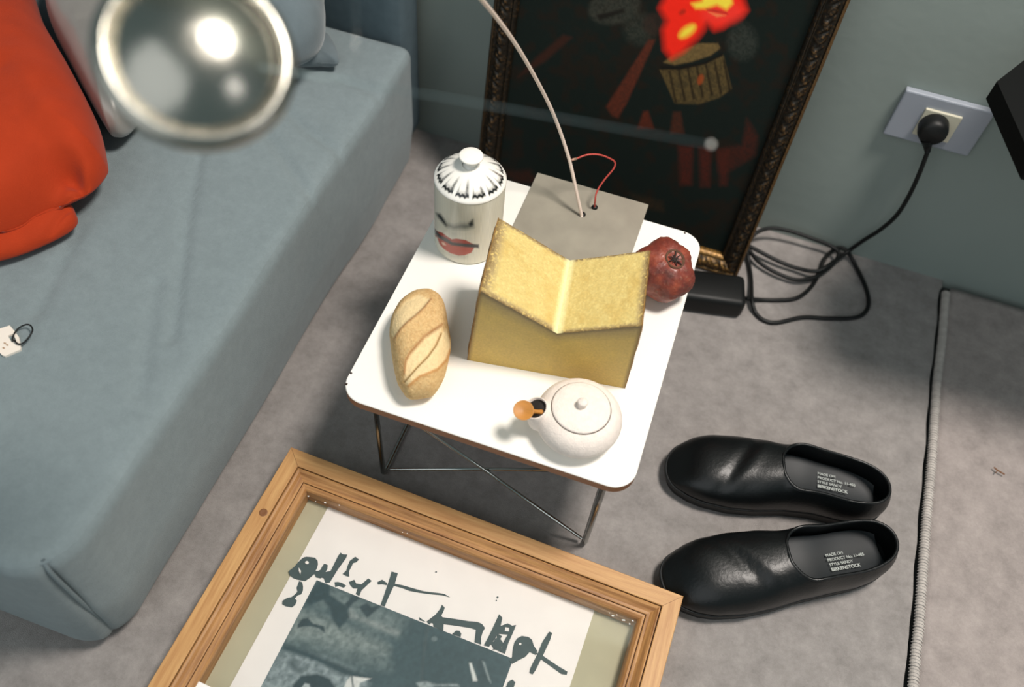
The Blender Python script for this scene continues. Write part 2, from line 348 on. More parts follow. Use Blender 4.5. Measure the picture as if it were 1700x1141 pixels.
# ---------------------------------------------------------------- cheese
fl, fr = np.array([.1184, .0972]), np.array([.3005, .1262])
tl, tm, tr = np.array([.1282, .0988, .3416]), np.array([.2137, .1124, .2917]), np.array([.2976, .1257, .3312])
dep = np.array([-.0165, .1045, 0]); bl, br = np.r_[fl, TH], np.r_[fr, TH]
ch = thing('cheese_wedge', 'block of pale yellow cheese with brown rind and a V-shaped top', 'cheese', tuple((bl + br + dep) / 2 * np.array([1, 1, 0]) + np.array([0, 0, TH])))
M_cheese = mat('cheese_paste', (255, 255, 255), 0.55, attr=True, var=0.16, scale=420, bump=0.25, bscale=500, coat=0.1)
def lerp(a, b, t): return a * (1 - t) + b * t
def quad(a, b, c, d, n, m):   # a-b along u, a-d along v
    u, v = np.meshgrid(np.linspace(0, 1, n), np.linspace(0, 1, m), indexing='ij'); u = u.ravel()[:, None]; v = v.ravel()[:, None]
    return (a * (1 - u) * (1 - v) + b * u * (1 - v) + c * u * v + d * (1 - u) * v), gridf(n, m), u[:, 0], v[:, 0]
nC = lat(11)
def gold(u, v, el, er, eb, ef, seed):
    n = nC(u * 44 + seed, v * 44 + seed); n2 = nC(u * 7 + seed, v * 7); rn = np.random.default_rng(seed).random(len(u))
    C = np.tile(lin((221, 196, 122)), (len(u), 1)); C = mixc(C, (240, 222, 150), np.clip((n - .5) * 4, 0, 1) * .42); C = mixc(C, (204, 166, 84), np.clip((n2 - .5) * 3, 0, 1) * .5)
    ed = lambda t, w: np.clip(1 - (t + .02 * (n - .5)) / w, 0, 1) if w else 0 * u
    e = np.maximum.reduce([ed(u, el), ed(1 - u, er), ed(v, ef), ed(1 - v, eb)])
    C = mixc(C, (164, 142, 104), np.clip(e * 2.2, 0, 1) * np.clip(.35 + .65 * rn + e * .5, 0, 1) * .75)
    C = mixc(C, (112, 84, 42), np.clip((e - .45) * 2.0 + (rn - .5) * .8 * (e > .2), 0, 1) * .8)
    C = mixc(C, (236, 206, 120), np.clip((n - .64) * 12, 0, 1) * (e > .15) * .7); return C
parts = []; cols = []
a, f, u, v = quad(tl, tm, tm + dep, tl + dep, 170, 150); C1 = gold(u, v, .17, 0, .05, .085, 3); C1 = mixc(C1, (248, 238, 178), np.clip(1.4 - (1 - u) / .06, 0, 1) * .9); parts.append((a, f)); cols.append(C1)
a, f, u, v = quad(tm, tr, tr + dep, tm + dep, 170, 150); C1 = gold(u, v, 0, .10, .035, .06, 21); C1 = mixc(C1, (248, 238, 178), np.clip(1.4 - u / .06, 0, 1) * .9); parts.append((a, f)); cols.append(C1)
for i, (p0, p1, q0, q1) in enumerate(((bl, lerp(bl, br, .5), tl, tm), (lerp(bl, br, .5), br, tm, tr))):
    a, f, u, v = quad(p0, p1, q1, q0, 60, 60); n = nC(u * 9 + i * 9, v * 9); C1 = np.tile(lin((210, 176, 92)), (len(u), 1)); C1 = mixc(C1, (218, 184, 94), np.clip((n - .45) * 3, 0, 1) * .7)
    C1 = mixc(C1, (142, 126, 92), np.clip(1 - (1 - v) / .22, 0, 1) * .75); C1 = mixc(C1, (104, 84, 52), np.clip(1 - (1 - v) / .06, 0, 1) * .8)
    uu = u if i == 0 else 1 - u; C1 = mixc(C1, (120, 92, 48), np.clip(1 - uu / .05, 0, 1) * .8)
    parts.append((a, f)); cols.append(C1)
a, f, u, v = quad(br + dep, bl + dep, tl + dep, tr + dep, 4, 4)
for q0, q1, t0, t1 in ((bl + dep, lerp(bl, br, .5) + dep, tl + dep, tm + dep), (lerp(bl, br, .5) + dep, br + dep, tm + dep, tr + dep)):
    a, f, u, v = quad(q0, q1, t1, t0, 20, 20); parts.append((a, [q[::-1] for q in f])); cols.append(np.tile(lin((214, 184, 100)), (len(u), 1)))
a, f, u, v = quad(bl, br, br + dep, bl + dep, 3, 3); parts.append((a, [q[::-1] for q in f])); cols.append(np.tile(lin((186, 158, 84)), (len(u), 1)))
V, Fc = join(*parts); C = np.vstack(cols)
n1 = nC(V[:, 0] * 160, V[:, 1] * 160 + V[:, 2] * 90); V = V + np.array([0, 0, 1])[None] * ((n1 - .5) * .0012 * (V[:, 2] > TH + .01))[:, None]
mesh('paste', V, Fc, M_cheese, ch, col=C)
M_rind = mat('cheese_rind', (120, 84, 36), 0.7, c2=(172, 132, 70), scale=140, bump=0.5, bscale=300)
def rind(p0, p1, p2, p3, nrm):
    nrm = np.array(nrm) * .0022; a, f, u, v = quad(p0, p1, p2, p3, 14, 14); n = nC(u * 14 + 3, v * 14); b = a + nrm * (0.6 + .9 * n)[:, None] * np.clip(np.minimum.reduce([u, 1 - u, v, 1 - v]) * 9 + .25, 0, 1)[:, None]
    V, Fc = join((a - nrm * .3, [q[::-1] for q in f]), (b, f)); k = len(a); m_ = 14
    rg = [i * m_ for i in range(14)] + [13 * m_ + j for j in range(1, 14)] + [i * m_ + 13 for i in range(12, -1, -1)] + [j for j in range(12, 0, -1)]
    return V, Fc + [(rg[i], rg[i - 1], rg[i - 1] + k, rg[i] + k) for i in range(len(rg))]
V, Fc = rind(bl + dep, bl, tl, tl + dep, (-1, -.15, 0)); mesh('rind', V, Fc, M_rind, ch)
V, Fc = rind(br, br + dep, tr + dep, tr, (1, .15, 0)); mesh('rind', V, Fc, M_rind, ch)

# ---------------------------------------------------------------- bread roll
zb = TH + 0.022
o_ = [(155, 440), (170, 360), (200, 290), (245, 215), (300, 165), (360, 125), (430, 100), (530, 95), (590, 120), (635, 155), (670, 215), (690, 290), (703, 380), (720, 470), (734, 560), (735, 610), (720, 690), (705, 760), (685, 840), (655, 915), (620, 975), (585, 1020), (545, 1050), (500, 1062), (455, 1070), (395, 1076), (340, 1075), (300, 1050), (265, 1000), (228, 940), (205, 860), (185, 760), (172, 670), (160, 570), (152, 500)]
bpx = lambda L: [(620 + .1752 * x, 470 + .1752 * y) for x, y in L]
out = np.array([at(x, y, z=zb)[:2] for x, y in bpx(o_)]); out = crom(np.c_[out, np.zeros(len(out))], 5, closed=True)[:, :2]
ctr = out.mean(0); nO = len(out); rings = []
for t in np.linspace(-0.62, math.pi / 2 - 0.02, 90):
    s = math.cos(t) ** .72 if t > 0 else math.cos(t); z = zb + (.034 * math.sin(t) ** .95 if t > 0 else .022 * math.sin(t) / math.sin(.62))
    rings.append(np.c_[ctr + (out - ctr) * s, np.full(nO, z)])
V = np.vstack(rings); Fc = [f[::-1] for f in gridf(90, nO, cv=True)] + [tuple(range(nO))[::-1], tuple(range(89 * nO, 90 * nO))]
Q = pix(V); up = V[:, 2] > zb - .004
l1 = bpx([(545, 155), (480, 235), (400, 310), (330, 365), (255, 440), (195, 530)])
l2 = bpx([(650, 395), (570, 445), (480, 510), (410, 590), (340, 670), (305, 740), (292, 860)])
l3 = bpx([(640, 470), (590, 580), (510, 690), (420, 780), (340, 870), (290, 930)])
l4 = bpx([(728, 640), (690, 740), (610, 820), (520, 860), (440, 890), (330, 980)])
r1 = bpx([(545, 155), (480, 235), (400, 310), (330, 365), (255, 440), (195, 530), (160, 470), (200, 300), (300, 170), (430, 105)])
r2 = bpx([(650, 395), (570, 445), (480, 510), (410, 590), (340, 670), (305, 740), (290, 930), (420, 780), (510, 690), (590, 580), (640, 470)])
r3 = bpx([(640, 470), (590, 580), (510, 690), (420, 780), (290, 930), (330, 980), (440, 890), (610, 820), (720, 690), (730, 590), (700, 440)])
nB = lat(21); nb = nB(Q[:, 0] * .35, Q[:, 1] * .35); nb2 = nB(Q[:, 0] * 1.1, Q[:, 1] * 1.1)
C = np.tile(lin((222, 186, 130)), (len(V), 1)); C = mixc(C, (200, 154, 98), np.clip((nb - .4) * 3, 0, 1) * .6); C = mixc(C, (226, 196, 148), np.clip((nb2 - .55) * 4, 0, 1) * .5)
for r in (r1, r2, r3): C = mixc(C, (240, 214, 164), soft(Q, r, 4) * up * .85)
for l, w, c, k in ((l1, 2.2, (168, 116, 70), .8), (l2, 2.2, (160, 108, 62), .85), (l3, 2.0, (150, 112, 60), .9), (l4, 2.5, (196, 134, 72), .8)):
    C = mixc(C, c, np.exp(-(dline(Q, l) / w) ** 2) * up * k)
C *= (0.9 + .2 * nb2)[:, None]
V[:, 2] += up * (-.0028 * soft(Q, r2, 6) - .0018 * np.exp(-(dline(Q, l3) / 3) ** 2) - .0016 * soft(Q, r1, 5) + .0016 * np.exp(-((dline(Q, l2) - 0) / 3.5) ** 2) + .0014 * np.exp(-(dline(Q, l1) / 3.5) ** 2) + .0012 * np.exp(-(dline(Q, l4) / 4) ** 2) + .0008 * (nb2 - .5))
mesh('bread_roll', V, Fc, mat('bread_crust', (255, 255, 255), 0.8, attr=True, var=0.12, scale=260, bump=0.4, bscale=420, spec=0.2), col=C, base=(ctr[0], ctr[1], TH), label='oval golden bread roll with two diagonal slashes on the white table', cat='bread')

# ---------------------------------------------------------------- clay teapot-shaped condiment pot and spoon
pc0 = np.array([0.2625, 0.0555]); M_clay = mat('white_clay', (236, 224, 214), 0.75, var=0.05, scale=160, bump=0.35, bscale=500, spec=0.25)
pot = thing('spouted_pot', 'round cream clay pot with flat lid and side spout', 'pot', (pc0[0], pc0[1], TH))
prof = [(.0001, .0), (.026, 0), (.031, .0015), (.038, .007), (.0445, .0155), (.0475, .0245), (.0470, .033), (.0440, .0415), (.0395, .0478), (.0345, .0515), (.0325, .0525), (.0318, .0515), (.030, .048)]
prof = crom(np.c_[np.array(prof), np.zeros(len(prof))], 4)[:, :2]
prof[:, 1] *= .83; V, Fc = lathe(prof + np.array([0, TH]), (pc0[0], pc0[1], 0), 96)
sd_ = at(873, 672, z=.255) - np.r_[pc0, .255]; sd_[2] = 0; sd_ /= np.linalg.norm(sd_); sa = math.atan2(sd_[1], sd_[0])
# pull the wall out into the spout
rel = V[:, :2] - pc0; ang = (np.arctan2(rel[:, 1], rel[:, 0]) - sa + np.pi) % (2 * np.pi) - np.pi
wgt = np.exp(-(ang / .30) ** 2) * np.clip((V[:, 2] - TH - .012) / .014, 0, 1) * (V[:, 2] < TH + .039)
V[:, 0] += sd_[0] * .001 * wgt; V[:, 1] += sd_[1] * .001 * wgt
body = mesh('body', V, Fc, M_clay, pot)
sp0 = np.r_[pc0, TH + .0245] + sd_ * .0420; ax = sd_ * .36 + np.array([.02, -.06, .88]); ax /= np.linalg.norm(ax)
V, Fc = lathe([(.0165, -.006), (.0150, .003), (.0137, .011), (.0134, .0175), (.0128, .0188), (.0118, .0182), (.0112, .012), (.0104, -.002)], sp0, 40, ax); spout = mesh('spout', V, Fc, M_clay, body)
V, Fc = lathe([(.0001, .0138), (.0116, .0138), (.0116, .0146), (.0001, .0146)], sp0, 24, ax); mesh('spout_hollow', V, Fc, mat('spout_shade', (34, 28, 24), 0.9), spout)  # near-black disc, paints the shade down inside the spout
lz = TH + .0435
V, Fc = lathe([(.0001, lz - .001), (.0308, lz - .001), (.0318, lz + .0004), (.0316, lz + .0016), (.0300, lz + .0026), (.022, lz + .0042), (.010, lz + .0054), (.0001, lz + .0056)], (pc0[0], pc0[1], 0), 80); plid = mesh('lid', V, Fc, M_clay, pot)
V, Fc = lathe([(.0052, lz + .004), (.0048, lz + .007), (.0056, lz + .0105), (.0058, lz + .0125), (.0048, lz + .0142), (.0001, lz + .015)], (pc0[0], pc0[1], 0), 32); mesh('knob', V, Fc, M_clay, plid)
V, Fc = tube([(pc0[0] + .0322 * math.cos(t), pc0[1] + .0322 * math.sin(t), lz - .0002) for t in np.linspace(0, 2 * np.pi, 72, endpoint=False)], .0006, 6, closed=True); mesh('lid_gap', V, Fc, mat('lid_shadow_gap', (96, 82, 72), 0.9), plid)
# wooden spoon standing in the spout
M_spoon = mat('boxwood', (188, 126, 52), 0.5, var=0.12, scale=40, stretch=(1, 6, 1))
sbw = at(869, 682.5, z=TH + .047); hd = sp0 + ax * .0165 - sd_ * .006 + np.array([0, -.004, 0])
spoon = thing('wooden_spoon', 'tiny honey-brown wooden spoon resting in the pot spout', 'spoon', tuple(hd))
dirh = hd - sbw; dirh /= np.linalg.norm(dirh)
V, Fc = tube(crom([sbw + dirh * .008, sbw + dirh * .015, sbw + dirh * .021, hd, hd + ax * -.004 - sd_ * .003], 5), [.0022 + .0012 * abs(t - .3) for t in np.linspace(0, 1, 21)], 12); mesh('handle', V, Fc, M_spoon, spoon)
nrm = (CAM - sbw) / np.linalg.norm(CAM - sbw) * .6 + np.array([0, 0, .6]); nrm /= np.linalg.norm(nrm)
V, Fc = lathe([(.0001, -.0022), (.006, -.0015), (.0100, .0012), (.0110, .0028), (.0102, .0026), (.006, .0008), (.0001, .0002)], sbw, 40, nrm); mesh('bowl', V, Fc, M_spoon, spoon)

# ---------------------------------------------------------------- pomegranate
pz = TH + .0375; pcn = at(1100, 449, z=pz); cax = at(1120, 431, z=pz + .03) - pcn; cax /= np.linalg.norm(cax)
pom = thing('pomegranate', 'dried dark red pomegranate at the table back corner', 'fruit', (pcn[0], pcn[1], TH))
nu, nv = 64, 96; V = []; q = np.array(Vector((0, 0, 1)).rotation_difference(Vector(cax)).to_matrix()); nP = lat(31)
for i in range(nu):
    t = math.pi * (i + .001) / (nu - 1 + .002)
    for j in range(nv):
        p_ = 2 * math.pi * j / nv; lobe = 1 + .050 * math.sin(t) ** 1.3 * math.cos(6 * p_ + .5) + .045 * math.sin(t) * math.cos(3 * p_ + 1.3)
        r = .0388 * lobe * (1 - .16 * math.exp(-(t / .28) ** 2)); d = np.array([math.sin(t) * math.cos(p_), math.sin(t) * math.sin(p_), .93 * math.cos(t)])
        V.append(r * d)
V = np.array(V); n = nP(V[:, 0] * 400 + 30, V[:, 1] * 400 + V[:, 2] * 300 + 40); V *= (1 + .05 * (n - .5))[:, None]
V = V @ q.T + pcn; V[:, 2] = np.maximum(V[:, 2], TH + .0002); Fc = gridf(nu, nv, cv=True)
n2 = nP(V[:, 0] * 90 + 10, V[:, 1] * 90 + V[:, 2] * 80); C = np.tile(lin((124, 54, 42)), (len(V), 1)); C = mixc(C, (158, 76, 52), np.clip((n2 - .5) * 4, 0, 1) * .8); C = mixc(C, (84, 44, 36), np.clip((.46 - n2) * 4, 0, 1) * .8); C = mixc(C, (150, 104, 84), np.clip((n - .66) * 6, 0, 1) * .6)
skin = mesh('skin', V, Fc, mat('pomegranate_skin', (255, 255, 255), 0.55, attr=True, var=0.15, scale=300, bump=0.3, bscale=300, coat=0.15), pom, col=C)
M_cal = mat('dry_calyx', (92, 62, 44), 0.9, var=0.3, scale=300); c0 = pcn + cax * .0300
V, Fc = lathe([(.0128, .002), (.0125, .0042), (.0108, .0045), (.0095, .0020), (.005, .0006), (.0001, .0006)], c0, 32, cax); cal = mesh('calyx', V, Fc, M_cal, pom)
M_cald = mat('dry_stamen', (44, 32, 26), 0.9)
t1 = np.cross(cax, [0, 0, 1]); t1 /= np.linalg.norm(t1); t2 = np.cross(cax, t1)
for k in range(9):
    a = k * .72 + .3; d = math.cos(a) * t1 + math.sin(a) * t2; L = .006 + .003 * (k % 3)
    V, Fc = tube([c0 + cax * .001, c0 + d * L * .55 + cax * .0045, c0 + d * L + cax * .0030], [.0010, .0009, .0004], 6); mesh('stamen', V, Fc, M_cald, cal)

# ---------------------------------------------------------------- table lamp: steel plate, curved rod, dish reflector
M_plate = mat('zinc_plate', (158, 152, 138), 0.42, metal=0.12, var=0.12, scale=22, bump=0.05, bscale=300)
M_rod = mat('cream_rod', (222, 204, 190), 0.4)
M_red = mat('red_wire_sleeve', (178, 66, 56), 0.5)
M_blk = mat('black_rubber', (12, 14, 14), 0.5, spec=.35)
px0, px1, py0, py1 = .1004, .2580, .262, .4205
lamp = thing('table_lamp', 'thin rod lamp on a square grey metal plate with round reflector', 'lamp', ((px0 + px1) / 2, (py0 + py1) / 2, TH))
V, Fc = box(((px0 + px1) / 2, (py0 + py1) / 2, TH + .0015), (px1 - px0, py1 - py0, .003), .0004, 1); plate = mesh('base_plate', V, Fc, M_plate, lamp, smooth=False)
pb = at(966, 360, z=TH + .003)
tip = at(590, -115, d=.415)
rodp = [pb, at(957, 318, d=1.128), at(945, 265, d=1.105), at(925, 205, d=1.065), at(900, 150, d=1.01), at(855, 72, d=.91), at(800, 0, d=.80), at(725, -75, d=.66), at(650, -118, d=.52), tip]
rp = crom(rodp, 8); V, Fc = tube(rp, .0022, 12); rod = mesh('rod', V, Fc, M_rod, lamp)
for (x, y) in ((967, 357), (987, 345)):
    c = at(x, y, z=TH + .003); V, Fc = lathe([(.0001, 0), (.0042, 0), (.0042, .0018), (.0028, .0034), (.0001, .0036)], c, 20); mesh('terminal', V, Fc, M_blk, plate)
wr = [at(948, 266, d=1.108), at(958, 263, d=1.108), at(975, 257, d=1.112), at(995, 257, d=1.118), at(1012, 263, d=1.124), at(1021, 270, d=1.13), at(1018, 281, d=1.133), at(1003, 299, d=1.137), at(991, 318, d=1.14), at(988, 333, d=1.143), at(987, 345, z=TH + .004)]
V, Fc = tube(crom(wr, 6), .00115, 8); mesh('red_wire', V, Fc, M_red, lamp)
V, Fc = tube([wr[0], wr[1]], .0017, 8); mesh('wire_clip', V, Fc, mat('brass_clip', (190, 150, 130), 0.4, metal=.6), lamp)
# dish head hung on a fine wire arm with a small ball
M_dish = mat('spun_aluminium', (165, 163, 154), 0.27, metal=1.0, bump=.35, bscale=38)
dc = at(327, 90, d=.43); ba = at(1180, 240, d=.43); arm0 = dc + (ba - dc) * .04
dn = (CAM - dc) / np.linalg.norm(CAM - dc)
hd_ = dn * .92 + RM[0] * .02 - RM[1] * .36; hd_ /= np.linalg.norm(hd_)
RD = .0487
prof = [(.0001, .0175), (.010, .0168), (.020, .0140), (.029, .0090), (.036, .0035), (.0398, -.0002), (.0406, -.0002), (.0412, .0026), (.0425, .0036), (.0445, .0032), (.0465, .0018), (.0480, -.0002), (RD, -.0024), (.0480, -.0040), (.0445, -.0050), (.036, -.0026), (.02, .007), (.0001, .0110)]
prof = crom(np.c_[np.array(prof), np.zeros(len(prof))], 4)[:, :2]
V, Fc = lathe(prof, dc, 96, hd_); dish = mesh('reflector', V, [f[::-1] for f in Fc] if False else Fc, M_dish, lamp)
V, Fc = tube([dc - hd_ * .003, lerp(dc, ba, .5), ba], .00036, 8); arm = mesh('arm', V, Fc, mat('arm_wire', (110, 128, 130), 0.3, metal=.6), lamp)
V, Fc = lathe([(.0013 * math.sin(t) + 1e-5, -.0013 * math.cos(t)) for t in np.linspace(0, math.pi, 14)], ba, 20); mesh('arm_ball', V, Fc, M_white, arm)
hang = lerp(dc, ba, .31); V, Fc = tube([tip, hang], .00012, 5); mesh('thread', V, Fc, M_chrome, lamp)

# ---------------------------------------------------------------- painting leaning on the wall in a carved frame
KS = .15; vu = np.array([0, KS, 1]) / math.hypot(1, KS); vn = np.array([0, -1, KS]) / math.hypot(1, KS); P0 = np.array([0, .532, 0])
def PP(x, v, n=0.0): return P0 + np.array([1, 0, 0]) * x + vu * v + vn * n
pt = thing('framed_painting', 'dark oil painting with a drum and a red-yellow patch leaning on the wall', 'painting', (.196, .545, 0))
XL, XR, VB, VT = -.0275, .4185, .0025, .66; FW = .034
NXc, NYc = 330, 330
xs = np.linspace(XL + FW - .004, XR - FW + .004, NXc); vsn = np.linspace(VB + FW - .004, VT - FW + .004, NYc)
V = np.array([PP(x, v, -.010) for x in xs for v in vsn]); Q = pix(V); nQ = lat(41)
nn = nQ(Q[:, 0] * .05, Q[:, 1] * .05); nf = nQ(Q[:, 0] * .3, Q[:, 1] * .3)
C = np.tile(lin((22, 30, 27)), (len(V), 1)); C = mixc(C, (34, 28, 22), np.clip((nn - .5) * 4, 0, 1) * .8)
def pp(c, poly, w, k=1.0, tex=0.0):
    global C
    C = mixc(C, c, soft(Q, poly, w) * k * (1 - tex + tex * 2 * np.clip(nf - .2, 0, .6)))
def ell(cx, cy, a, b, rot=0, n=28): return [(cx + a * math.cos(t) * math.cos(rot) - b * math.sin(t) * math.sin(rot), cy + a * math.cos(t) * math.sin(rot) + b * math.sin(t) * math.cos(rot)) for t in np.linspace(0, 6.283, n, endpoint=False)]
pp((62, 62, 54), ell(1020, 12, 44, 28, -.2), 8, .8, .6); pp((30, 28, 24), [(990, 25), (1035, 14), (1038, 20), (995, 34)], 5)
pp((58, 60, 52), ell(1062, 48, 26, 26), 14, .7, .7); pp((58, 62, 56), ell(1232, 70, 24, 30), 14, .75, .7); pp((54, 40, 34), ell(1085, 40, 18, 18), 8, .8, .4)
pp((96, 46, 32), [(1077, 66), (1088, 66), (1040, 172), (1026, 196), (1016, 192), (1006, 178)], 5, .9, .4)
pp((70, 36, 26), [(935, 58), (950, 62), (905, 102), (860, 128), (890, 96)], 7, .6)
pp((92, 76, 46), [(1095, 116), (1140, 112), (1175, 104), (1201, 91), (1215, 147), (1195, 162), (1160, 173), (1120, 172)], 3, .95, .5)
for i in range(7):
    x = 1110 + i * 15; pp((34, 28, 20), [(x, 118 - i * 3), (x + 3, 117 - i * 3), (x + 14, 170 - i * 3), (x + 10, 171 - i * 3)], 3, .85)
pp((118, 96, 58), [(1101, 104), (1120, 108), (1150, 102), (1180, 92), (1196, 80), (1192, 72), (1160, 72), (1120, 88)], 3, .95, .3)
pp((24, 22, 18), [(1097, 110), (1130, 111), (1170, 103), (1200, 88), (1200, 92), (1170, 107), (1130, 116), (1097, 115)], 3)
pp((150, 70, 34), ell(1163, 132, 5, 9, .3), 4, .9)
RED_PATCH = [(1095, 14), (1104, -4), (1112, -40), (1170, -70), (1225, -45), (1234, 0), (1240, 17), (1232, 26), (1210, 38), (1200, 46), (1186, 50), (1174, 38), (1168, 50), (1158, 63), (1134, 86), (1115, 97), (1103, 82), (1100, 50), (1107, 35)]
pp((255, 44, 28), RED_PATCH, 15, 1.0); pp((255, 70, 60), ell(1200, 22, 34, 18, -.1), 18, .5)  # bright red patch above the drum, yellow cores follow
pp((255, 226, 70), [(1148, 6), (1165, 2), (1180, -30), (1212, -30), (1216, 6), (1206, 16), (1190, 8), (1172, 14), (1155, 14)], 8)
pp((255, 226, 70), ell(1141, 52, 16, 7, -.65), 10); pp((120, 40, 24), ell(1133, 20, 6, 4, -.5), 5, .6)
pp((120, 40, 30), [(1172, 14), (1206, 20), (1208, 24), (1176, 18)], 4, .6); pp((255, 150, 90), [(1176, 20), (1205, 26), (1190, 28)], 4, .8)
pp((92, 42, 28), [(1068, 185), (1076, 184), (1086, 214), (1058, 214)], 5, .85, .3); pp((84, 44, 30), [(1118, 186), (1130, 186), (1136, 222), (1112, 222)], 6, .7, .4)
for x0, x1, y0, y1 in ((1126, 1151, 242, 307), (1160, 1181, 244, 310), (1192, 1210, 250, 308)): pp((78, 34, 26), [(x0, y0), (x1, y0), (x1 - 3, y1), (x0 + 3, y1)], 9, .85, .4)
pp((72, 34, 26), [(1190, 248), (1232, 240), (1240, 196), (1258, 226), (1255, 258), (1212, 284), (1192, 286)], 9, .75, .5)
pp((60, 44, 28), [(1045, 320), (1100, 335), (1102, 352), (1060, 342)], 10, .6, .5); pp((70, 34, 24), [(835, 285), (880, 282), (900, 308), (850, 302)], 10, .5, .5)
canvas = mesh('canvas', V, [f[::-1] for f in gridf(NXc, NYc)][::1], mat('oil_paint', (255, 255, 255), 0.55, attr=True, bump=0.15, bscale=120, spec=0.12), pt, col=C)
V, Fc = [], []
bk = np.array([PP(x, v, n) for n in (-.012, -.018) for x, v in ((XL + .01, VB + .01), (XR - .01, VB + .01), (XR - .01, VT - .01), (XL + .01, VT - .01))])
mesh('back_board', bk, [(0, 1, 2, 3), (7, 6, 5, 4), (0, 4, 5, 1), (1, 5, 6, 2), (2, 6, 7, 3), (3, 7, 4, 0)], M_chip, pt, smooth=False)
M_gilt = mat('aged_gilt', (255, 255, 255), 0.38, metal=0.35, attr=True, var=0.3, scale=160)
FP = [(0.0, -.018), (0.0, -.002), (.0015, .0015), (.004, .003), (.006, .001), (.009, .0005), (.013, .004), (.017, .0055), (.021, .004), (.025, .0), (.027, -.001), (.029, .0008), (.0315, -.001), (.034, -.005), (.034, -.012)]
FP = crom(np.c_[np.array(FP), np.zeros(len(FP))], 3)[:, :2]; nG = lat(51)
def carved(side, i0):
    L = (XR - XL) if side in 'bt' else (VT - VB); ns = int(L / .0016); V = []; C = []; NG = nG(np.repeat(np.arange(ns + 1) * (L / ns) * 600 + i0, len(FP)), np.tile(FP[:, 0] * 700.0, ns + 1)).reshape(ns + 1, len(FP))
    for i in range(ns + 1):
        for j_, (w, n) in enumerate(FP):
            s = L * i / ns; s = max(w, min(L - w, s)) if i in (0, ns) else w + (L - 2 * w) * i / ns
            orn = 0.0
            if .0075 < w < .0245:
                t = (w - .016) / .0085; ph = s / .019 * 2 * math.pi
                orn = .55 * (.0022 * math.sin(ph + 2.6 * t * (1 if int(s / .019) % 2 else -1)) * (1 - t * t) + .0016 * math.cos(2 * ph + 5 * t) * (1 - t * t))
            g_ = NG[i, j_]; h = n + orn + .0012 * (g_ - .5)
            if side == 'l': V.append(PP(XL + w, VB + s, h))
            elif side == 'r': V.append(PP(XR - w, VB + s, h))
            elif side == 'b': V.append(PP(XL + s, VB + w, h))
            else: V.append(PP(XL + s, VT - w, h))
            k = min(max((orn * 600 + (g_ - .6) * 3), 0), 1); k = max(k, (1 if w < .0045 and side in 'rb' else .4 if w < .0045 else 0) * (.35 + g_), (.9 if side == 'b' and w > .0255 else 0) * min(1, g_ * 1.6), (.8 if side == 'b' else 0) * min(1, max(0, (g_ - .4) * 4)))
            C.append(lin((32, 27, 19)) * (1 - min(k, 1)) + lin((172, 128, 62) if side == 'b' else (104, 76, 42)) * min(k, 1))  # gilt relief, with glints put into the colour of the bottom rail
    f = gridf(ns + 1, len(FP)); f = f if side in 'rt' else f
    if side in 'rb': f = [q[::-1] for q in f]
    return np.array(V), [q[::-1] for q in f], np.array(C)
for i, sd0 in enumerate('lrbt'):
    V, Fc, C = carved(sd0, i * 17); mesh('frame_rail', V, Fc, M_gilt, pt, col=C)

# ---------------------------------------------------------------- wall outlet, plug and cable
yw = .66
M_op = mat('outlet_plate', (150, 156, 166), 0.35); M_om = mat('outlet_insert', (196, 192, 172), 0.4)
oc = np.array([.5985, 0, .2862]); out_ = thing('wall_outlet', 'grey plastic socket plate on the wall with cream insert', 'outlet', (oc[0], yw, oc[2]))
V, Fc = box((oc[0], yw - .0055, oc[2]), (.1185, .011, .077), .0022, 2); opl = mesh('cover_plate', V, Fc, M_op, out_, smooth=False)
V, Fc = box((oc[0] + .0, yw - .0125, oc[2] - .001), (.049, .005, .044), .0012, 2); mesh('socket_insert', V, Fc, M_om, opl, smooth=False)
def clean(P): return [np.array(p, float) for p in P]
pc_ = at(1556, 211, y=yw - .035); plug_o = np.array([pc_[0], yw - .014, oc[2] - .001])
pw = thing('power_cord', 'black power cord with round plug and adapter coiled on the floor', 'power cord', (.5, .55, 0))
ax_ = np.array([0, -1, 0]); V, Fc = lathe([(.0001, 0), (.0190, 0), (.0196, .002), (.0196, .014), (.0180, .020), (.0135, .0235), (.0001, .0245)], plug_o, 40, ax_); plug = mesh('plug', V, Fc, M_blk, pw)
dn_ = plug_o + np.array([-.002, -.016, -.012])
rel_ = at(1540, 252, y=.632); V, Fc = tube([dn_, lerp(dn_, rel_, .45), rel_], [.0095, .0062, .0038], 14); mesh('strain_relief', V, Fc, M_blk, plug)
cab = [(1237, 495.5, .012), (1262, 498, .004), (1290.6, 498.6, .0035), (1318, 496.5, .0035), (1337, 486, .0035), (1352, 469, .0035), (1361, 449, .004), (1370, 428, .010), (1384, 415, .012), (1396.5, 412, .013), (1407, 418, .012), (1418, 437, .006), (1434.6, 471, .0035), (1442, 498.6, .0035), (1437, 517.7, .0035), (1418, 528, .0035), (1375, 529, .0035), (1333, 527, .0035), (1290.6, 535.7, .0035), (1269.5, 532.5, .0035), (1254.6, 520, .0045), (1248.5, 498.6, .0115), (1247, 464.7, .006), (1243, 435, .006), (1241, 410, .020), (1254, 388, .030), (1280, 379, .032), (1312, 384, .030), (1348, 396, .026), (1378, 408, .022), (1392, 420, .020), (1385, 436, .016), (1366, 452, .011), (1349, 461.5, .010), (1322, 464.7, .010), (1290.6, 454, .011), (1262, 437, .012), (1247, 420, .013), (1240, 408, .016), (1250, 412, .016), (1290.6, 433, .013), (1322, 445, .011), (1354, 450.5, .017), (1375, 441, .022), (1407, 418, .028), (1434, 399, .040), (1462, 381, .060), (1488, 358, .090), (1508, 327, .125), (1525, 291, .160)]
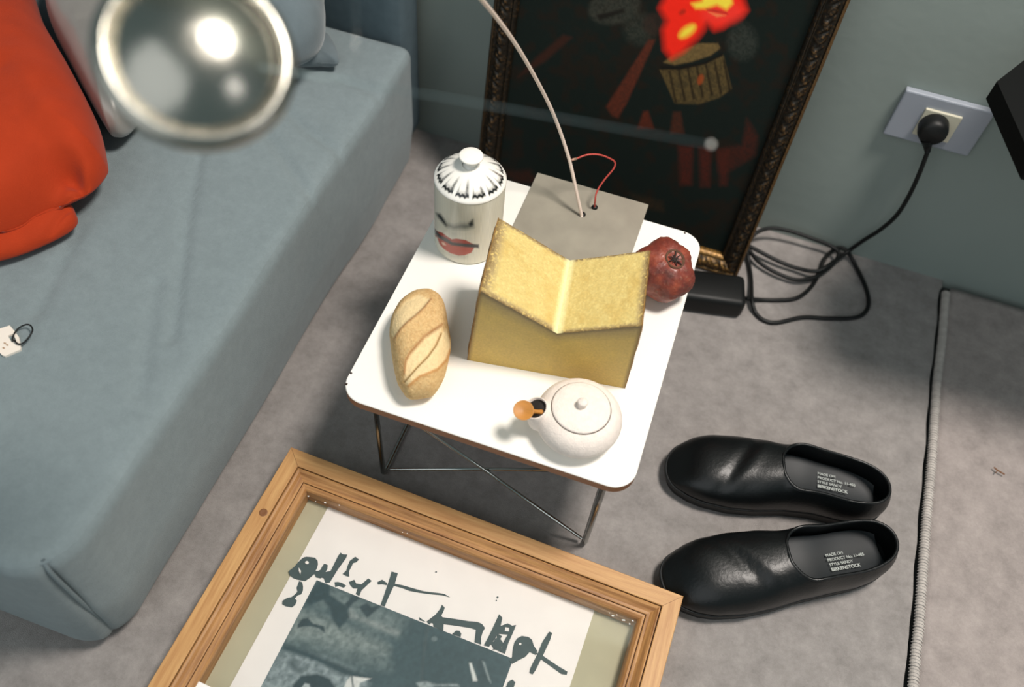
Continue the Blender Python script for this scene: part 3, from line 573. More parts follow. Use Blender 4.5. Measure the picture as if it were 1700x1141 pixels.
cp = [at(x, y, z=z) for x, y, z in cab]; cp = [np.array([p[0], min(p[1], yw - .006), p[2]]) for p in cp]
end_ = rel_; n_up = 6
cp = cp[:-n_up] + [None] * n_up
for k, (x, y, z) in enumerate(cab[-n_up:]):   # the rising run hangs a few cm off the wall
    p = at(x, y, y=[.640, .638, .635, .632, .630, .628, .626][k]); cp[len(cab) - n_up + k] = p
cp.append(end_); V, Fc = tube(crom(cp, 7), .0033, 10); mesh('cable', V, Fc, M_blk, pw)
A0, A1 = at(1233, 492, z=.02), at(1130, 478, z=.02); dA = (A1 - A0) / np.linalg.norm(A1 - A0); aA = math.atan2(dA[1], dA[0])
cA = A0 + dA * .06 + np.array([0, 0, 0]); cA[2] = .019
V, Fc = box((cA[0], cA[1] - .001, .0192), (.122, .060, .038), .009, 3, rz(aA)); mesh('adapter', V, Fc, M_blk, pw)

# ---------------------------------------------------------------- shoes
M_lea = mat('black_leather', (11, 14, 15), 0.36, bump=0.12, bscale=260, spec=0.4)
M_sole = mat('black_sole', (15, 17, 17), 0.6); M_ins = mat('insole_leather', (19, 26, 30), 0.55, var=0.15, scale=30); M_txt = mat('insole_print', (190, 196, 192), 0.6); M_tan = mat('tan_lining', (150, 104, 58), 0.7)
US = [0, .08, .18, .30, .42, .55, .68, .80, .90, 1.0]
WL = [.0, .0395, .0465, .0480, .0450, .0395, .0370, .0365, .0330, 0.0]     # lateral half width
WM = [.0, .0370, .0455, .0490, .0465, .0385, .0345, .0350, .0325, 0.0]     # medial half width
HT = [.028, .050, .0585, .0640, .0730, .0800, .0755, .0715, .0725, .0735]
def wfun(u, T):
    w = np.interp(u, US[1:-1], T[1:-1]); e = max(0.0, min(1.0, u / .13)); e2 = max(0.0, min(1.0, (1 - u) / .15))
    return w * (1 - (1 - e) ** 2.1) ** .48 * (1 - (1 - e2) ** 2.1) ** .48
def sm(u, T):
    k = np.array([-.03, -.015, 0, .015, .03]); return float(np.mean([np.interp(min(max(u + q, 0), 1), US, T) for q in k]))
def make_shoe(toe, heel, mir, label, text_flip):
    toe = np.array([toe[0], toe[1], 0.0]); heel = np.array([heel[0], heel[1], 0.0]); L = np.linalg.norm(heel - toe); ex = (heel - toe) / L; ey = np.array([-ex[1], ex[0], 0]) * mir
    def X(u, y, z): return toe + ex * (u * L) + ey * (y + .006 * math.sin(u * math.pi) - .004) + np.array([0, 0, z])
    sh = thing('clog_shoe', label, 'shoe', tuple((toe + heel) / 2), 'pair of black leather clogs')
    us = np.unique(np.r_[.5 - .5 * np.cos(np.linspace(0, np.pi, 60)), np.linspace(.46, .60, 26), np.linspace(.93, .999, 14)]); ZS = .021; ut, ue = .485, 1.0
    Lf, Rt = [], []; K = 16; rimL, rimR = [], []
    for u in us:
        wl, wm, h = wfun(u, WL), wfun(u, WM), sm(u, HT)
        h = ZS + (h - ZS) * (1 - (1 - max(0, min(1, u / .17))) ** 2.2) ** .55 * (1 - (1 - max(0, min(1, (1 - u) / .05))) ** 2.2) ** .5
        op = math.sin(math.pi / 2 * min(1, (u - ut) / .20)) ** .5 * .88 if u > ut else 0.0
        po = math.acos(min(op, 1.0))
        for side, w, lst in ((1, wl, Lf), (-1, wm, Rt)):
            row = []
            for k in range(K):
                du = 0.0
                p = po * k / (K - 1); c, s = math.cos(p), math.sin(p)
                y = w * c ** .80 * (1 + .04 * math.sin(2 * p)); z = ZS + (h - ZS) * s ** .80
                if u > ut and op > 0:
                    bf = min(1, (u - ut) / .13); bf = bf * bf * (3 - 2 * bf); f_ = k / (K - 1)
                    z = z * (1 - bf) + (ZS + (sm(u, HT) * .94 - ZS) * f_ ** .9) * bf; fac = 1 + .06 * math.sin(3.14 * f_) - .11 * f_ ** 2; y = y * (1 - bf) + w * fac * bf; du = max(0, u - .78) * (fac - 1) * .8
                cr = math.exp(-((u - .31 - .10 * (y * side / .05)) / .022) ** 2) * s ** 2; z -= .0035 * cr
                z += .0022 * math.exp(-((u - .36 - .10 * (y * side / .05)) / .03) ** 2) * s ** 2
                row.append(X(u + du, side * y, z))
            lst.append(row)
            if ut <= u <= ue: (rimL if side == 1 else rimR).append(row[-1])
    n = len(us); V = np.array(Lf + Rt).reshape(-1, 3); fl = gridf(n, K); fr_ = [q[::-1] for q in gridf(n, K, off=n * K)]
    Fc = fl + fr_ if mir * 1 < 0 else [q[::-1] for q in fl] + [q[::-1] for q in fr_]
    o = mesh('upper', V, Fc, M_lea, sh)
    bm = bmesh.new(); bm.from_mesh(o.data); bmesh.ops.remove_doubles(bm, verts=bm.verts, dist=.0002); bmesh.ops.recalc_face_normals(bm, faces=bm.faces); bm.to_mesh(o.data); bm.free()
    md = o.modifiers.new('thickness', 'SOLIDIFY'); md.thickness = .0026; md.offset = 0
    rim = np.array(rimL[::2] + rimR[::-1][1:-1:2]); V, Fc = tube(crom(rim, 2, closed=True), .0021, 8, closed=True); mesh('collar_rim', V, Fc, M_lea, o)
    # sole with welt
    ring = [(u, wfun(u, WL), 1) for u in us] + [(u, wfun(u, WM), -1) for u in us[::-1]]
    lev = [(0.0, .955), (.002, .985), (.012, 1.0), (.0165, 1.005), (.0168, 1.045), (.0215, 1.045), (.0222, 1.02), (.0225, .9)]
    V = np.array([X(.5 + (u - .5) * (1 + (k - 1) * .55), sd1 * w * k, z) for z, k in lev for u, w, sd1 in ring]); N = len(ring)
    V, Fc = V, gridf(len(lev), N, cv=True) + [tuple(range(N)), tuple(range((len(lev) - 1) * N, len(lev) * N))[::-1]]
    so = mesh('sole', V, Fc, M_sole, sh)
    bm = bmesh.new(); bm.from_mesh(so.data); bmesh.ops.remove_doubles(bm, verts=bm.verts, dist=.0001); bmesh.ops.recalc_face_normals(bm, faces=bm.faces); bm.to_mesh(so.data); bm.free()
    st = [X(.5 + (u - .5) * 1.018, sd1 * w * 1.033, .0219) for u, w, sd1 in ring]; V, Fc = tube(st[::2], .0006, 5, closed=True); mesh('welt_stitch', V, Fc, M_ins, so)
    # footbed
    rows = []; ub = np.linspace(.30, .965, 40)
    zf = lambda u, t: .0275 + .006 * t * t + .004 * math.exp(-((u - .62) / .1) ** 2)
    for u in ub:
        wl, wm = wfun(u, WL) * .93, wfun(u, WM) * .93
        rows.append([X(u, (wl if t > 0 else wm) * t, zf(u, t)) for t in np.linspace(-1, 1, 17)])
    V = np.array(rows).reshape(-1, 3); ib = mesh('footbed', V, gridf(40, 17) if mir < 0 else [q[::-1] for q in gridf(40, 17)], M_ins, sh)
    bm = bmesh.new(); bm.from_mesh(ib.data); bmesh.ops.recalc_face_normals(bm, faces=bm.faces)
    if sum(f.normal.z for f in bm.faces) < 0: bmesh.ops.reverse_faces(bm, faces=bm.faces)
    bm.to_mesh(ib.data); bm.free()
    return sh, ib, X, zf, ex, ey
def shoe_print(sh, ib, px, py, ang, zq):
    org = at(px, py, z=zq); root = ORG[sh.name]
    for i, (t, sz, gap) in enumerate((('MADE OM', .0052, 0), ('PRODUCT No. 11-405', .0052, .0062), ('STYLE SANDY', .0052, .0124), ('BIRKENSTOCK', .0060, .0190))):
        cu = bpy.data.curves.new('print', 'FONT'); cu.body = t; cu.size = sz; cu.extrude = .0001; cu.offset = .00012 if i == 3 else .00004; cu.space_character = 1.0
        to = bpy.data.objects.new('tmp', cu); COL.objects.link(to); dg = bpy.context.evaluated_depsgraph_get(); me = bpy.data.meshes.new_from_object(to.evaluated_get(dg)); bpy.data.objects.remove(to)
        me.name = 'insole_print'; me.materials.clear(); me.materials.append(M_txt); o = bpy.data.objects.new('insole_print', me); COL.objects.link(o); o.parent = ib
        p = org + rz(ang) @ np.array([0, -gap, 0]); p[2] = zq + .0004; o.location = p - root; o.rotation_euler = (0, 0, ang)
SH = [((.386, .1590), (.664, .2030), 1, 'black leather slip-on clog nearer the wall and cable'), ((.4190, -.0050), (.678, .1320), -1, 'black leather slip-on clog nearer the wooden picture frame')]
A = make_shoe(*SH[0], False); shoe_print(A[0], A[1], 1357, 788, .12, .0330)
B = make_shoe(*SH[1], False); shoe_print(B[0], B[1], 1371, 925, .52, .0330)

# ---------------------------------------------------------------- wooden shadow-box frame lying on the floor with a print
pf = thing('picture_frame', 'light oak shadow-box frame lying on the floor in front', 'picture frame', (.17, -.25, 0))
FA = -.031; f0 = np.array([-.0797, -.0046, 0]); fx = np.array([math.cos(FA), math.sin(FA), 0]); fy = np.array([fx[1], -fx[0], 0])   # fx along the top, fy towards the camera
FWd, FHt = .521, .66
def FR(x, y, z): return f0 + fx * x + fy * y + np.array([0, 0, z])
pr = [(.0, .0), (.0, .0440), (.0008, .0450), (.0200, .0450), (.0208, .0444), (.0209, .0405), (.0222, .0405), (.0223, .0438), (.0235, .0441), (.0260, .0428), (.0285, .0398), (.0315, .0378), (.0342, .0376), (.0350, .0372), (.0353, .0352), (.0360, .0352), (.0363, .0370), (.0385, .0368), (.0412, .0350), (.0428, .0325), (.0432, .0300), (.0432, .0)]
def wood(name, sx_, sy_, ca=(178, 128, 78), cb_=(206, 160, 104)):
    m = mat(name, ca, 0.5, c2=cb_, scale=7, stretch=(sx_, sy_, 30), bump=0.12, bscale=30, detail=8); return m
M_wx, M_wy = wood('oak_grain_across', 2.2, 34), wood('oak_grain_along', 34, 2.2)
M_mx, M_my = wood('moulding_grain_across', 2.2, 34, (138, 92, 50), (190, 140, 84)), wood('moulding_grain_along', 34, 2.2, (138, 92, 50), (190, 140, 84))
M_groove = mat('dark_groove', (74, 46, 30), 0.8)
pr_board = [(.0, .0), (.0, .0440), (.0008, .0450), (.0200, .0450), (.0208, .0444), (.0209, .0)]; pr_mould = [(.0209, .0), (.0209, .0405)] + pr[6:]
def rail(side, pr):
    V = []
    for (w, z) in pr:
        if side == 't': a, b = FR(w, w, z), FR(FWd - w, w, z)
        elif side == 'b': a, b = FR(w, FHt - w, z), FR(FWd - w, FHt - w, z)
        elif side == 'l': a, b = FR(w, w, z), FR(w, FHt - w, z)
        else: a, b = FR(FWd - w, w, z), FR(FWd - w, FHt - w, z)
        V += [a, b]
    n = len(pr); f = [(2 * i, 2 * i + 1, 2 * i + 3, 2 * i + 2) for i in range(n - 1)] + [(2 * n - 2, 2 * n - 1, 1, 0)]
    f = f if side in 'br' else [q[::-1] for q in f]
    f += [tuple(range(0, 2 * n, 2)), tuple(range(1, 2 * n, 2))[::-1]] if side in 'br' else [tuple(range(0, 2 * n, 2))[::-1], tuple(range(1, 2 * n, 2))]
    return np.array(V), f
for s_ in 'tblr':
    V, Fc = rail(s_, pr_board); rl_ = mesh('frame_rail', V, Fc, M_wx if s_ in 'tb' else M_wy, pf, smooth=False)
    V, Fc = rail(s_, pr_mould); mesh('inner_moulding', V, Fc, M_mx if s_ in 'tb' else M_my, rl_, smooth=False)
for w, z in ((.0216, .0409), (.03565, .0355)):
    V, Fc = tube([FR(w, w, z), FR(FWd - w, w, z), FR(FWd - w, FHt - w, z), FR(w, FHt - w, z)], .0008, 4, closed=True); mesh('groove_line', V, Fc, M_groove, pf, smooth=False)
# knot and miter joints
kc = at(437, 851, z=.0452); V, Fc = lathe([(.0001, .0), (.0030, .0), (.0040, .0002), (.0046, .0), (.0058, -.0004)], kc, 20); mesh('wood_knot', V, Fc, mat('knot_wood', (126, 82, 48), 0.6), pf)
for ax0, ay0, sx0, sy0 in ((0, 0, 1, 1), (FWd, 0, -1, 1)):
    V, Fc = tube([FR(ax0 + sx0 * .001, ay0 + .001, .0448), FR(ax0 + sx0 * .0205, ay0 + .0205, .0448)], .00035, 4); mesh('miter_joint', V, Fc, M_groove, pf)
M_back = mat('backing_card', (184, 178, 152), 0.85, var=0.04, scale=30)
V, Fc = prism([tuple(FR(x, y, 0)[:2]) for x, y in ((.035, FHt - .035), (FWd - .035, FHt - .035), (FWd - .035, .035), (.035, .035))], .004, .008); mesh('backing', V, Fc, M_back, pf, smooth=False)
zp = .0100
pcs = [at(547, 838, z=zp), at(988, 1010, z=zp)]; ptl, ptr = pcs
pdx = (ptr - ptl) / np.linalg.norm(ptr - ptl); pdy = np.array([pdx[1], -pdx[0], 0]); PWd = np.linalg.norm(ptr - ptl)
def PA(x, y, z=zp): return np.r_[(ptl + pdx * x + pdy * y)[:2], z]
M_paper = mat('print_paper', (244, 238, 235), 0.7, var=0.02, scale=40)
V, Fc = prism([tuple(PA(x, y)[:2]) for x, y in ((0, .54), (PWd, .54), (PWd, -.012), (0, -.012))], .0082, zp); paper = mesh('print_sheet', V, Fc, M_paper, pf, smooth=False)
# photograph printed on the sheet
q0, q1 = at(525.8, 963.5, z=zp), at(852, 1094.5, z=zp); pu = (q1 - q0); PHW = np.linalg.norm(pu); pu = pu / PHW; pv = np.array([pu[1], -pu[0], 0])
na, nb_ = 230, 260; V = np.array([q0 + pu * PHW * i / (na - 1) + pv * .36 * j / (nb_ - 1) for i in range(na) for j in range(nb_)]); V[:, 2] = zp + .0003
Q = pix(V); nK = lat(61); rel = V - q0; a_ = rel @ pu / PHW; b_ = rel @ pv / PHW
n = nK(a_ * 60, b_ * 60); n2 = nK(a_ * 12 + 7, b_ * 22); C = np.tile(lin((62, 84, 90)), (len(V), 1))
k5 = lambda L: [(440 + .2287 * x, 880 + .2287 * y) for x, y in L]; k6 = lambda L: [(680 + .1882 * x, 980 + .1882 * y) for x, y in L]
def ph(c, poly, w, k=1.0, t=0.0):
    global C
    C = mixc(C, c, soft(Q, poly, w) * k * (1 - t + 2 * t * np.clip(n, 0, 1)))
ph((118, 132, 132), k5([(380, 370), (860, 560), (1050, 640), (960, 760), (760, 760), (600, 620), (480, 560), (260, 590), (120, 830), (240, 840), (620, 980), (900, 1000), (860, 820), (560, 700), (360, 600)]), 30, .55, .6)
ph((134, 146, 144), k5([(240, 600), (420, 640), (700, 760), (900, 860), (880, 900), (560, 840), (240, 760), (160, 770)]), 22, .6, .7)
ph((150, 158, 156), k5([(620, 575), (660, 620), (980, 740), (960, 770), (680, 650), (600, 640)]), 10, .6, .5)
ph((132, 146, 150), k5([(120, 870), (420, 930), (760, 1080), (700, 1300), (-100, 1500), (-60, 1130)]), 16, .85, .6)
ph((46, 68, 74), k5([(380, 370), (470, 400), (470, 470), (600, 560), (610, 640), (540, 720), (490, 650), (470, 560), (420, 510), (330, 545), (295, 520)]), 5, 1)
ph((46, 66, 72), k5([(235, 690), (270, 645), (310, 640), (350, 680), (430, 700), (435, 750), (390, 715), (330, 700), (280, 702), (235, 715)]), 3)
ph((46, 66, 72), k5([(580, 540), (640, 470), (700, 490), (640, 530), (600, 580)]), 4); ph((46, 66, 72), k5([(680, 560), (740, 530), (770, 560), (850, 545), (740, 640)]), 4)
ph((50, 72, 78), k5([(130, 830), (240, 860), (420, 930), (600, 1010), (780, 1060), (780, 1100), (560, 1050), (380, 960), (200, 890), (120, 870)]), 7)
ph((44, 64, 70), k5([(200, 1130), (260, 1060), (380, 1045), (470, 1080), (520, 1160), (540, 1300), (190, 1300)]), 5); ph((44, 64, 70), k5([(160, 960), (210, 930), (240, 1000), (300, 1000), (250, 1040), (190, 1010)]), 9, .7, .6)
ph((214, 216, 214), k5([(590, 1100), (625, 1060), (680, 1070), (770, 1080), (690, 1110), (670, 1180), (640, 1180), (575, 1141)]), 3); ph((56, 76, 82), k5([(622, 1050), (634, 1055), (650, 1180), (638, 1180)]), 2)
ph((176, 186, 188), k5([(270, 1140), (290, 1115), (320, 1120), (330, 1160)]), 3)
ph((54, 76, 82), k6([(0, 235), (890, 590), (900, 1500), (0, 1500)]), 60, .85)
ph((206, 210, 208), k6([(525, 640), (547, 645), (600, 805), (560, 805)]), 2); ph((150, 164, 166), k6([(640, 625), (662, 640), (718, 820), (695, 790)]), 3); ph((40, 58, 64), k6([(600, 640), (640, 620), (690, 800), (640, 860)]), 12, .6)
ph((150, 162, 164), k6([(60, 820), (140, 805), (230, 830), (420, 830), (440, 850), (240, 850), (100, 880)]), 4, .8, .5); ph((120, 136, 140), ell(721, 1061, 5, 4), 2, .7)
C *= (0.80 + .40 * n)[:, None]; C = np.clip(C, 0, 1)
mesh('printed_photograph', V, [f[::-1] for f in gridf(na, nb_)], mat('photo_ink', (255, 255, 255), 0.6, attr=True), paper, col=C)
M_ink = mat('grey_ink', (66, 82, 84), 0.65, var=0.08, scale=80)
INK = [k5(s) for s in (
 [(170, 300), (190, 285), (215, 265), (235, 240), (260, 215), (280, 200), (300, 195), (335, 198), (362, 202), (382, 225), (384, 250), (378, 275), (366, 300), (385, 298), (402, 290), (415, 265), (430, 245), (455, 255), (452, 285), (430, 318), (405, 352), (370, 345), (358, 320), (330, 345), (290, 372), (255, 365), (230, 360), (200, 348), (180, 328)],
 [(247, 372), (270, 380), (276, 410), (275, 440), (262, 468), (237, 475), (216, 498), (231, 515), (218, 545), (195, 562), (150, 555), (124, 540), (126, 515), (160, 495), (192, 488), (215, 470), (235, 450), (229, 420)],
 [(548, 165), (565, 178), (597, 180), (588, 205), (530, 285), (470, 382), (440, 388), (425, 350), (400, 345), (440, 305), (475, 300), (505, 240), (530, 190)],
 [(655, 195), (682, 215), (660, 236), (640, 240), (625, 270), (610, 300), (612, 340), (590, 336), (563, 320), (590, 295), (600, 260), (615, 225)],
 [(505, 380), (530, 378), (560, 386), (588, 405), (572, 420), (535, 408), (510, 415)],
 [(610, 378), (648, 362), (662, 390), (700, 395), (750, 352), (774, 370), (700, 440), (684, 480), (658, 466), (672, 425), (640, 425), (618, 400)],
 [(918, 303), (964, 315), (942, 392), (905, 470), (868, 557), (838, 547), (862, 480), (882, 420), (905, 350)],
 [(815, 380), (850, 362), (884, 385), (884, 402), (850, 394), (820, 397)],
 [(935, 390), (1000, 403), (1070, 423), (1150, 446), (1260, 459), (1300, 465), (1342, 489), (1290, 475), (1200, 467), (1120, 456), (1050, 443), (990, 420), (935, 407)])]
INK += [k6(s) for s in (
 [(150, 278), (230, 215), (270, 165), (285, 130), (310, 155), (300, 185), (280, 225), (290, 240), (400, 255), (520, 275), (600, 282), (640, 300), (665, 335), (645, 370), (630, 420), (632, 480), (572, 458), (580, 400), (585, 350), (540, 335), (420, 315), (300, 300), (298, 358), (212, 322), (205, 292), (186, 290), (175, 305)],
 [(85, 240), (140, 280), (88, 265)], [(376, 388), (410, 358), (440, 360), (456, 385), (450, 415)],
 [(905, 590), (908, 540), (912, 510), (925, 460), (950, 425), (990, 405), (1050, 415), (1080, 440), (1095, 490), (1127, 537), (1110, 572), (1060, 545), (1020, 590), (960, 620), (905, 652), (880, 628)],
 [(1230, 368), (1258, 378), (1240, 440), (1180, 570), (1110, 710), (1085, 744), (1056, 730), (1065, 690), (1130, 560), (1170, 460)],
 [(1100, 543), (1180, 583), (1260, 638), (1320, 678), (1392, 720), (1386, 747), (1340, 740), (1270, 690), (1200, 640), (1150, 602)],
 [(845, 870), (868, 812), (905, 790), (933, 815), (915, 870)],
 # the lattice figure, built as bars so that its windows stay open
 [(790, 213), (818, 245), (800, 330), (760, 420), (700, 500), (655, 487), (700, 405), (750, 300)],
 [(800, 318), (865, 295), (905, 315), (938, 308), (925, 345), (880, 330), (845, 325), (838, 362), (880, 368), (915, 350), (905, 395), (775, 385)],
 [(880, 325), (938, 310), (915, 370), (870, 470), (842, 562), (800, 545), (826, 466), (842, 434), (880, 372)],
 [(770, 380), (815, 408), (800, 432), (826, 468), (812, 500), (740, 470), (752, 430), (770, 424)],
 [(700, 480), (722, 482), (742, 516), (730, 525), (800, 520), (812, 480), (738, 455), (718, 455)], [(738, 514), (772, 530), (800, 545), (810, 505), (760, 490)])]
INK += [ell(838 - 12, 992, 1.6, 1.3), ell(824, 997.5, 1.0, 1.0), ell(724, 950, 1.2, 1.0)]
for si, s in enumerate(INK):
    P = np.array([at(x, y, z=zp + .0006)[:2] for x, y in s]); ar = np.sum(P[:, 0] * np.roll(P[:, 1], -1) - P[:, 1] * np.roll(P[:, 0], -1)); P = P if ar > 0 else P[::-1]
    V, Fc = prism([tuple(p) for p in P], zp + .0001, zp + .0006 + .00003 * si); mesh('ink_stroke', V, Fc, M_ink, paper, smooth=False)
for s in (k5(ell(305, 240, 13, 11)), k5([(245, 275), (262, 300), (256, 325), (246, 300)]), k6(ell(975, 478, 11, 9))):
    P = [tuple(at(x, y, z=zp + .0007)[:2]) for x, y in s]; V, Fc = prism(P, zp + .0001, zp + .0020); mesh('ink_gap', V, Fc, M_paper, paper, smooth=False)
# glass
mg = bpy.data.materials.new('clear_glass'); mg.use_nodes = True; nt = mg.node_tree; nt.nodes.clear()
o_m = nt.nodes.new('ShaderNodeOutputMaterial'); mx = nt.nodes.new('ShaderNodeMixShader'); tr_ = nt.nodes.new('ShaderNodeBsdfTransparent'); gl = nt.nodes.new('ShaderNodeBsdfGlossy'); fr2 = nt.nodes.new('ShaderNodeFresnel')
tr_.inputs[0].default_value = (.985, .99, .985, 1); gl.inputs['Roughness'].default_value = .02; fr2.inputs[0].default_value = 1.45
nt.links.new(fr2.outputs[0], mx.inputs[0]); nt.links.new(tr_.outputs[0], mx.inputs[1]); nt.links.new(gl.outputs[0], mx.inputs[2]); nt.links.new(mx.outputs[0], o_m.inputs[0])
V, Fc = prism([tuple(FR(x, y, 0)[:2]) for x, y in ((.0425, FHt - .0425), (FWd - .0425, FHt - .0425), (FWd - .0425, .0425), (.0425, .0425))], .0285, .0300); mesh('glass_pane', V, Fc, mg, pf, smooth=False)
M_fl = mat('paint_fleck', (226, 226, 220), 0.8)
for x, y in ((512, 824), (524, 833), (540, 835), (563, 839), (676, 886), (668, 884), (1012, 1018), (1018, 1023), (1024, 1021), (1035, 1030), (1045, 1036), (1050, 1031), (1022, 1014)):
    c = at(x, y, z=.0302); r = random.uniform(.0005, .0016); a = [(c[0] + r * math.cos(t) * random.uniform(.5, 1.6), c[1] + r * math.sin(t) * random.uniform(.4, 1.0)) for t in np.linspace(0, 6.28, 7)[:-1]]
    V, Fc = prism(a, .0300, .0304); mesh('paint_fleck', V, Fc, M_fl, pf, smooth=False)
cc = at(329, 1131, z=.0308); P = [cc[:2] + rz(-.06)[:2, :2] @ np.array(q) for q in ((0, 0), (0, -.09), (.06, -.09), (.06, 0))]
V, Fc = prism([tuple(p) for p in P], .0302, .0308); mesh('white_card', V, Fc, mat('white_card', (240, 238, 236), 0.7), smooth=False, base=(cc[0], cc[1], .0302), label='white card lying on the picture glass at the bottom edge', cat='card')

# ---------------------------------------------------------------- cushions on the sofa
def blob(name, outline, z0, h, m, par=None, low=.02, q=2.4, creases=(), seed=5, amp=.006, **kw):
    P = crom(np.c_[np.array(outline), np.zeros(len(outline))], 10, closed=True)[:, :2]; c = P.mean(0); R = []; T = np.linspace(-.9, math.pi / 2 - .02, 60)
    for t in T:
        s = math.cos(t) ** (2 / q) if t > 0 else math.cos(t) ** .8; z = z0 + (h * math.sin(t) ** .9 if t > 0 else low * math.sin(t) / math.sin(.9)); R.append(np.c_[c + (P - c) * s, np.full(len(P), z)])
    V = np.vstack(R); n = lat(seed); V[:, 2] += amp * (n(V[:, 0] * 14 + 20, V[:, 1] * 14 + 20) - .5) * (V[:, 2] > z0)
    for ln, w, d in creases: V[:, 2] -= d * np.exp(-(dline(V[:, :2], ln) / w) ** 2) * np.clip((V[:, 2] - z0) / .01, 0, 1)
    N = len(P); Fc = [f[::-1] for f in gridf(60, N, cv=True)] + [tuple(range(N))[::-1], tuple(range(59 * N, 60 * N))]
    ar = np.sum(P[:, 0] * np.roll(P[:, 1], -1) - P[:, 1] * np.roll(P[:, 0], -1))
    if ar < 0: Fc = [f[::-1] for f in Fc]
    return mesh(name, V, Fc, m, par, **kw)
M_or = mat('orange_cotton', (168, 54, 21), 0.8, var=0.06, scale=30, bump=0.2, bscale=500, sheen=0.1, spec=0.15)
oc_ = thing('orange_cushion', 'bright orange fabric cushion lying on the sofa', 'cushion', (-.55, .15, ZT))
px2 = lambda L, z: [tuple(at(x, y, z=z)[:2]) for x, y in L]
up_ = px2([(178, 268), (176, 290), (150, 318), (110, 338), (60, 358), (0, 385)], .285) + [(-.52, -.06), (-.72, .02), (-.80, .24), (-.72, .44)] + px2([(45, -35), (75, 45), (118, 120), (162, 205)], .285)
blob('cover', up_, .285, .075, M_or, oc_, low=.022, q=3.0, seed=8, amp=.008, creases=((px2([(-20, 330), (40, 300), (85, 255), (100, 250)], .34), .014, .024), (px2([(95, 250), (130, 285), (165, 300)], .34), .009, .016), (px2([(-30, 395), (30, 372), (90, 345)], .30), .008, .010), (px2([(0, 120), (40, 190), (70, 240)], .35), .02, .008)))
dn2 = px2([(124, 350), (126, 374), (80, 402), (0, 431)], .262) + [(-.48, -.05), (-.62, .0), (-.62, .14), (-.46, .17)] + px2([(112, 330)], .262)
blob('corner_flap', dn2, .262, .024, M_or, oc_, low=.0145, q=4, seed=9, amp=.004, creases=((px2([(112, 350), (95, 368), (80, 386)], .275), .004, .004),))
M_sat = mat('silver_satin', (150, 146, 140), 0.32, var=0.08, scale=10, spec=0.6, sheen=.3, metal=.25)
sil = px2([(215, 200), (186, 213), (168, 196), (120, 110), (80, 20)], .29) + px2([(90, -60), (180, -70), (270, 10), (262, 130)], .29)
blob('satin_cushion', sil, .285, .055, M_sat, None, low=.038, q=2.6, seed=12, amp=.012, base=(-.5, .36, ZT), label='silvery grey satin cushion behind the orange cushion', cat='cushion')
M_gv = mat('grey_velvet', (100, 112, 117), 0.85, var=0.1, scale=30, sheen=0.4, bump=0.2, bscale=400, spec=0.2)
g1 = px2([(563, 102), (540, 104), (490, 106), (440, 110), (400, 80)], .262) + [(-.46, .53)] + px2([(520, 50), (553, 70)], .262)
blob('velvet_pillow', g1, .262, .022, M_gv, None, low=.0148, q=2.2, seed=14, amp=.006, base=(-.3, .47, ZT), label='flat grey velvet pillow corner lying on the sofa seat', cat='pillow')
g2 = px2([(540, 35), (536, 62), (515, 84), (470, 98), (420, 90)], .315) + [(-.42, .47), (-.42, .53)] + px2([(520, -15), (537, 5)], .315)
blob('velvet_cushion', g2, .315, .065, M_gv, None, low=.034, q=2.2, seed=15, amp=.010, base=(-.3, .44, .28), label='plump grey velvet cushion stacked on the flat pillow', cat='cushion')
# tag with elastic loop
zt_ = ZT + .001
tg = thing('paper_tag', 'small white tag with a black elastic loop on the sofa', 'tag', tuple(at(15, 570, z=ZT)))
tp = [tuple(at(x, y, z=zt_)[:2]) for x, y in ((-14, 553), (18, 543), (24, 550), (33, 562), (36, 578), (36, 583), (10, 594), (5, 592), (-4, 582))]
hp = [tuple(at(x, y, z=zt_)[:2]) for x, y in ((15, 560), (24, 557), (29, 569), (21, 571))]
bm = bmesh.new(); vo = [bm.verts.new((x, y, zt_)) for x, y in tp[::-1]]; vi = [bm.verts.new((x, y, zt_)) for x, y in hp]
eo = [bm.edges.new((vo[i], vo[(i + 1) % len(vo)])) for i in range(len(vo))]; ei = [bm.edges.new((vi[i], vi[(i + 1) % 4])) for i in range(4)]
bmesh.ops.triangle_fill(bm, edges=eo + ei, use_beauty=True); r = bmesh.ops.extrude_face_region(bm, geom=bm.faces[:])
for e in r['geom']:
    if isinstance(e, bmesh.types.BMVert): e.co.z += .003
bmesh.ops.recalc_face_normals(bm, faces=bm.faces); bm.verts.ensure_lookup_table(); bm.verts.index_update()
V = np.array([v.co[:] for v in bm.verts]); Fc = [tuple(v.index for v in f.verts) for f in bm.faces]; bm.free()
mesh('card', V, Fc, mat('tag_card', (238, 228, 216), 0.6), tg, smooth=False)
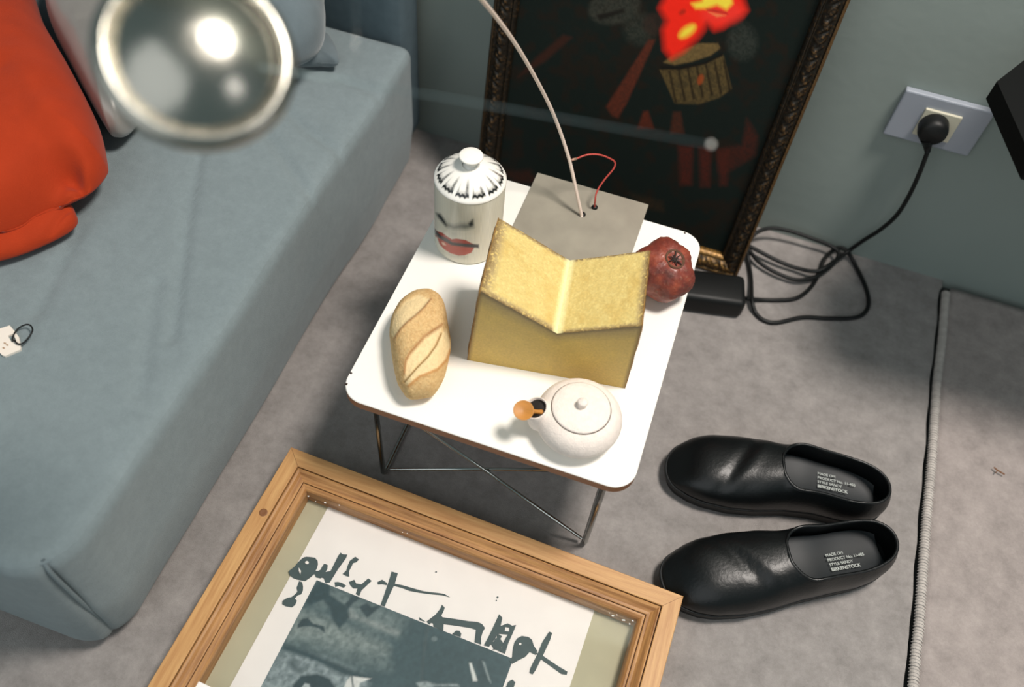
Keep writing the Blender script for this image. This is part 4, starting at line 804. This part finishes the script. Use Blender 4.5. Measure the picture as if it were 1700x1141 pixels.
for x, y in ((8, 570), (12, 573), (6, 578)):
    c = at(x, y, z=zt_ + .0032); V, Fc = prism([(c[0] + .0016 * math.cos(t), c[1] + .0009 * math.sin(t)) for t in np.linspace(0, 6.28, 8)[:-1]], zt_ + .0028, zt_ + .0034); mesh('tag_mark', V, Fc, mat('tag_ink', (170, 140, 110), 0.7), tg, smooth=False)
lp = [(24, 566, .006), (30, 571, .006), (38, 570, .007), (48, 560, .009), (54, 549, .010), (51, 541, .010), (44, 539, .009), (34, 543, .007), (27, 549, .006), (22, 558, .005), (21, 564, .003)]
V, Fc = tube(crom([at(x, y, z=ZT + z) for x, y, z in lp], 5, closed=True), .0009, 7, closed=True); mesh('elastic_loop', V, Fc, M_blk, tg)

# ---------------------------------------------------------------- black table corner at the right, twig on the rug
bt0 = at(1655, 135, d=.97); zt0 = bt0[2]
e1 = at(1700, 100, z=zt0) - bt0; e2 = at(1700, 235, z=zt0) - bt0; e1 /= np.linalg.norm(e1); e2 /= np.linalg.norm(e2)
M_bk = mat('black_lacquer', (9, 10, 10), 0.6, spec=.15)
def reach(e, tx=None, ty=None): k = (tx - bt0[0]) / e[0] if tx is not None else (ty - bt0[1]) / e[1]; return bt0 + e * k
k1 = reach(e1, ty=.6585); k2 = bt0 + e2 * .13; SQ = [bt0[:2], k2[:2], np.array([k2[0] + .35, k2[1]]), np.array([k2[0] + .35, .6585]), k1[:2]]
bt = thing('wall_shelf', 'black shelf corner jutting in at the right edge beside the socket', 'shelf', (k2[0], .65, zt0 - .03))
V, Fc = prism([(p[0], p[1]) for p in SQ], zt0 - .024, zt0); mesh('board', V, Fc, M_bk, bt, smooth=False)
V, Fc = box((k2[0] + .25, .648, zt0 - .06), (.12, .02, .072), .003, 1); mesh('bracket', V, Fc, M_bk, bt, smooth=False)
print('SHELF', bt0, e1, e2)
M_twig = mat('dry_twig', (122, 84, 56), 0.9)
tw = [at(x, y, z=.0112) for x, y in ((1650, 776), (1656, 781), (1661, 784), (1668, 788))]
V1 = tube(crom(tw, 4), .0010, 6); V2 = tube([at(1656, 781, z=.0112), at(1653, 785, z=.0115)], .0007, 6); V, Fc = join(V1, V2)
mesh('twig', V, Fc, M_twig, base=tuple(tw[1]), label='tiny brown dry twig lying on the pale rug', cat='twig')
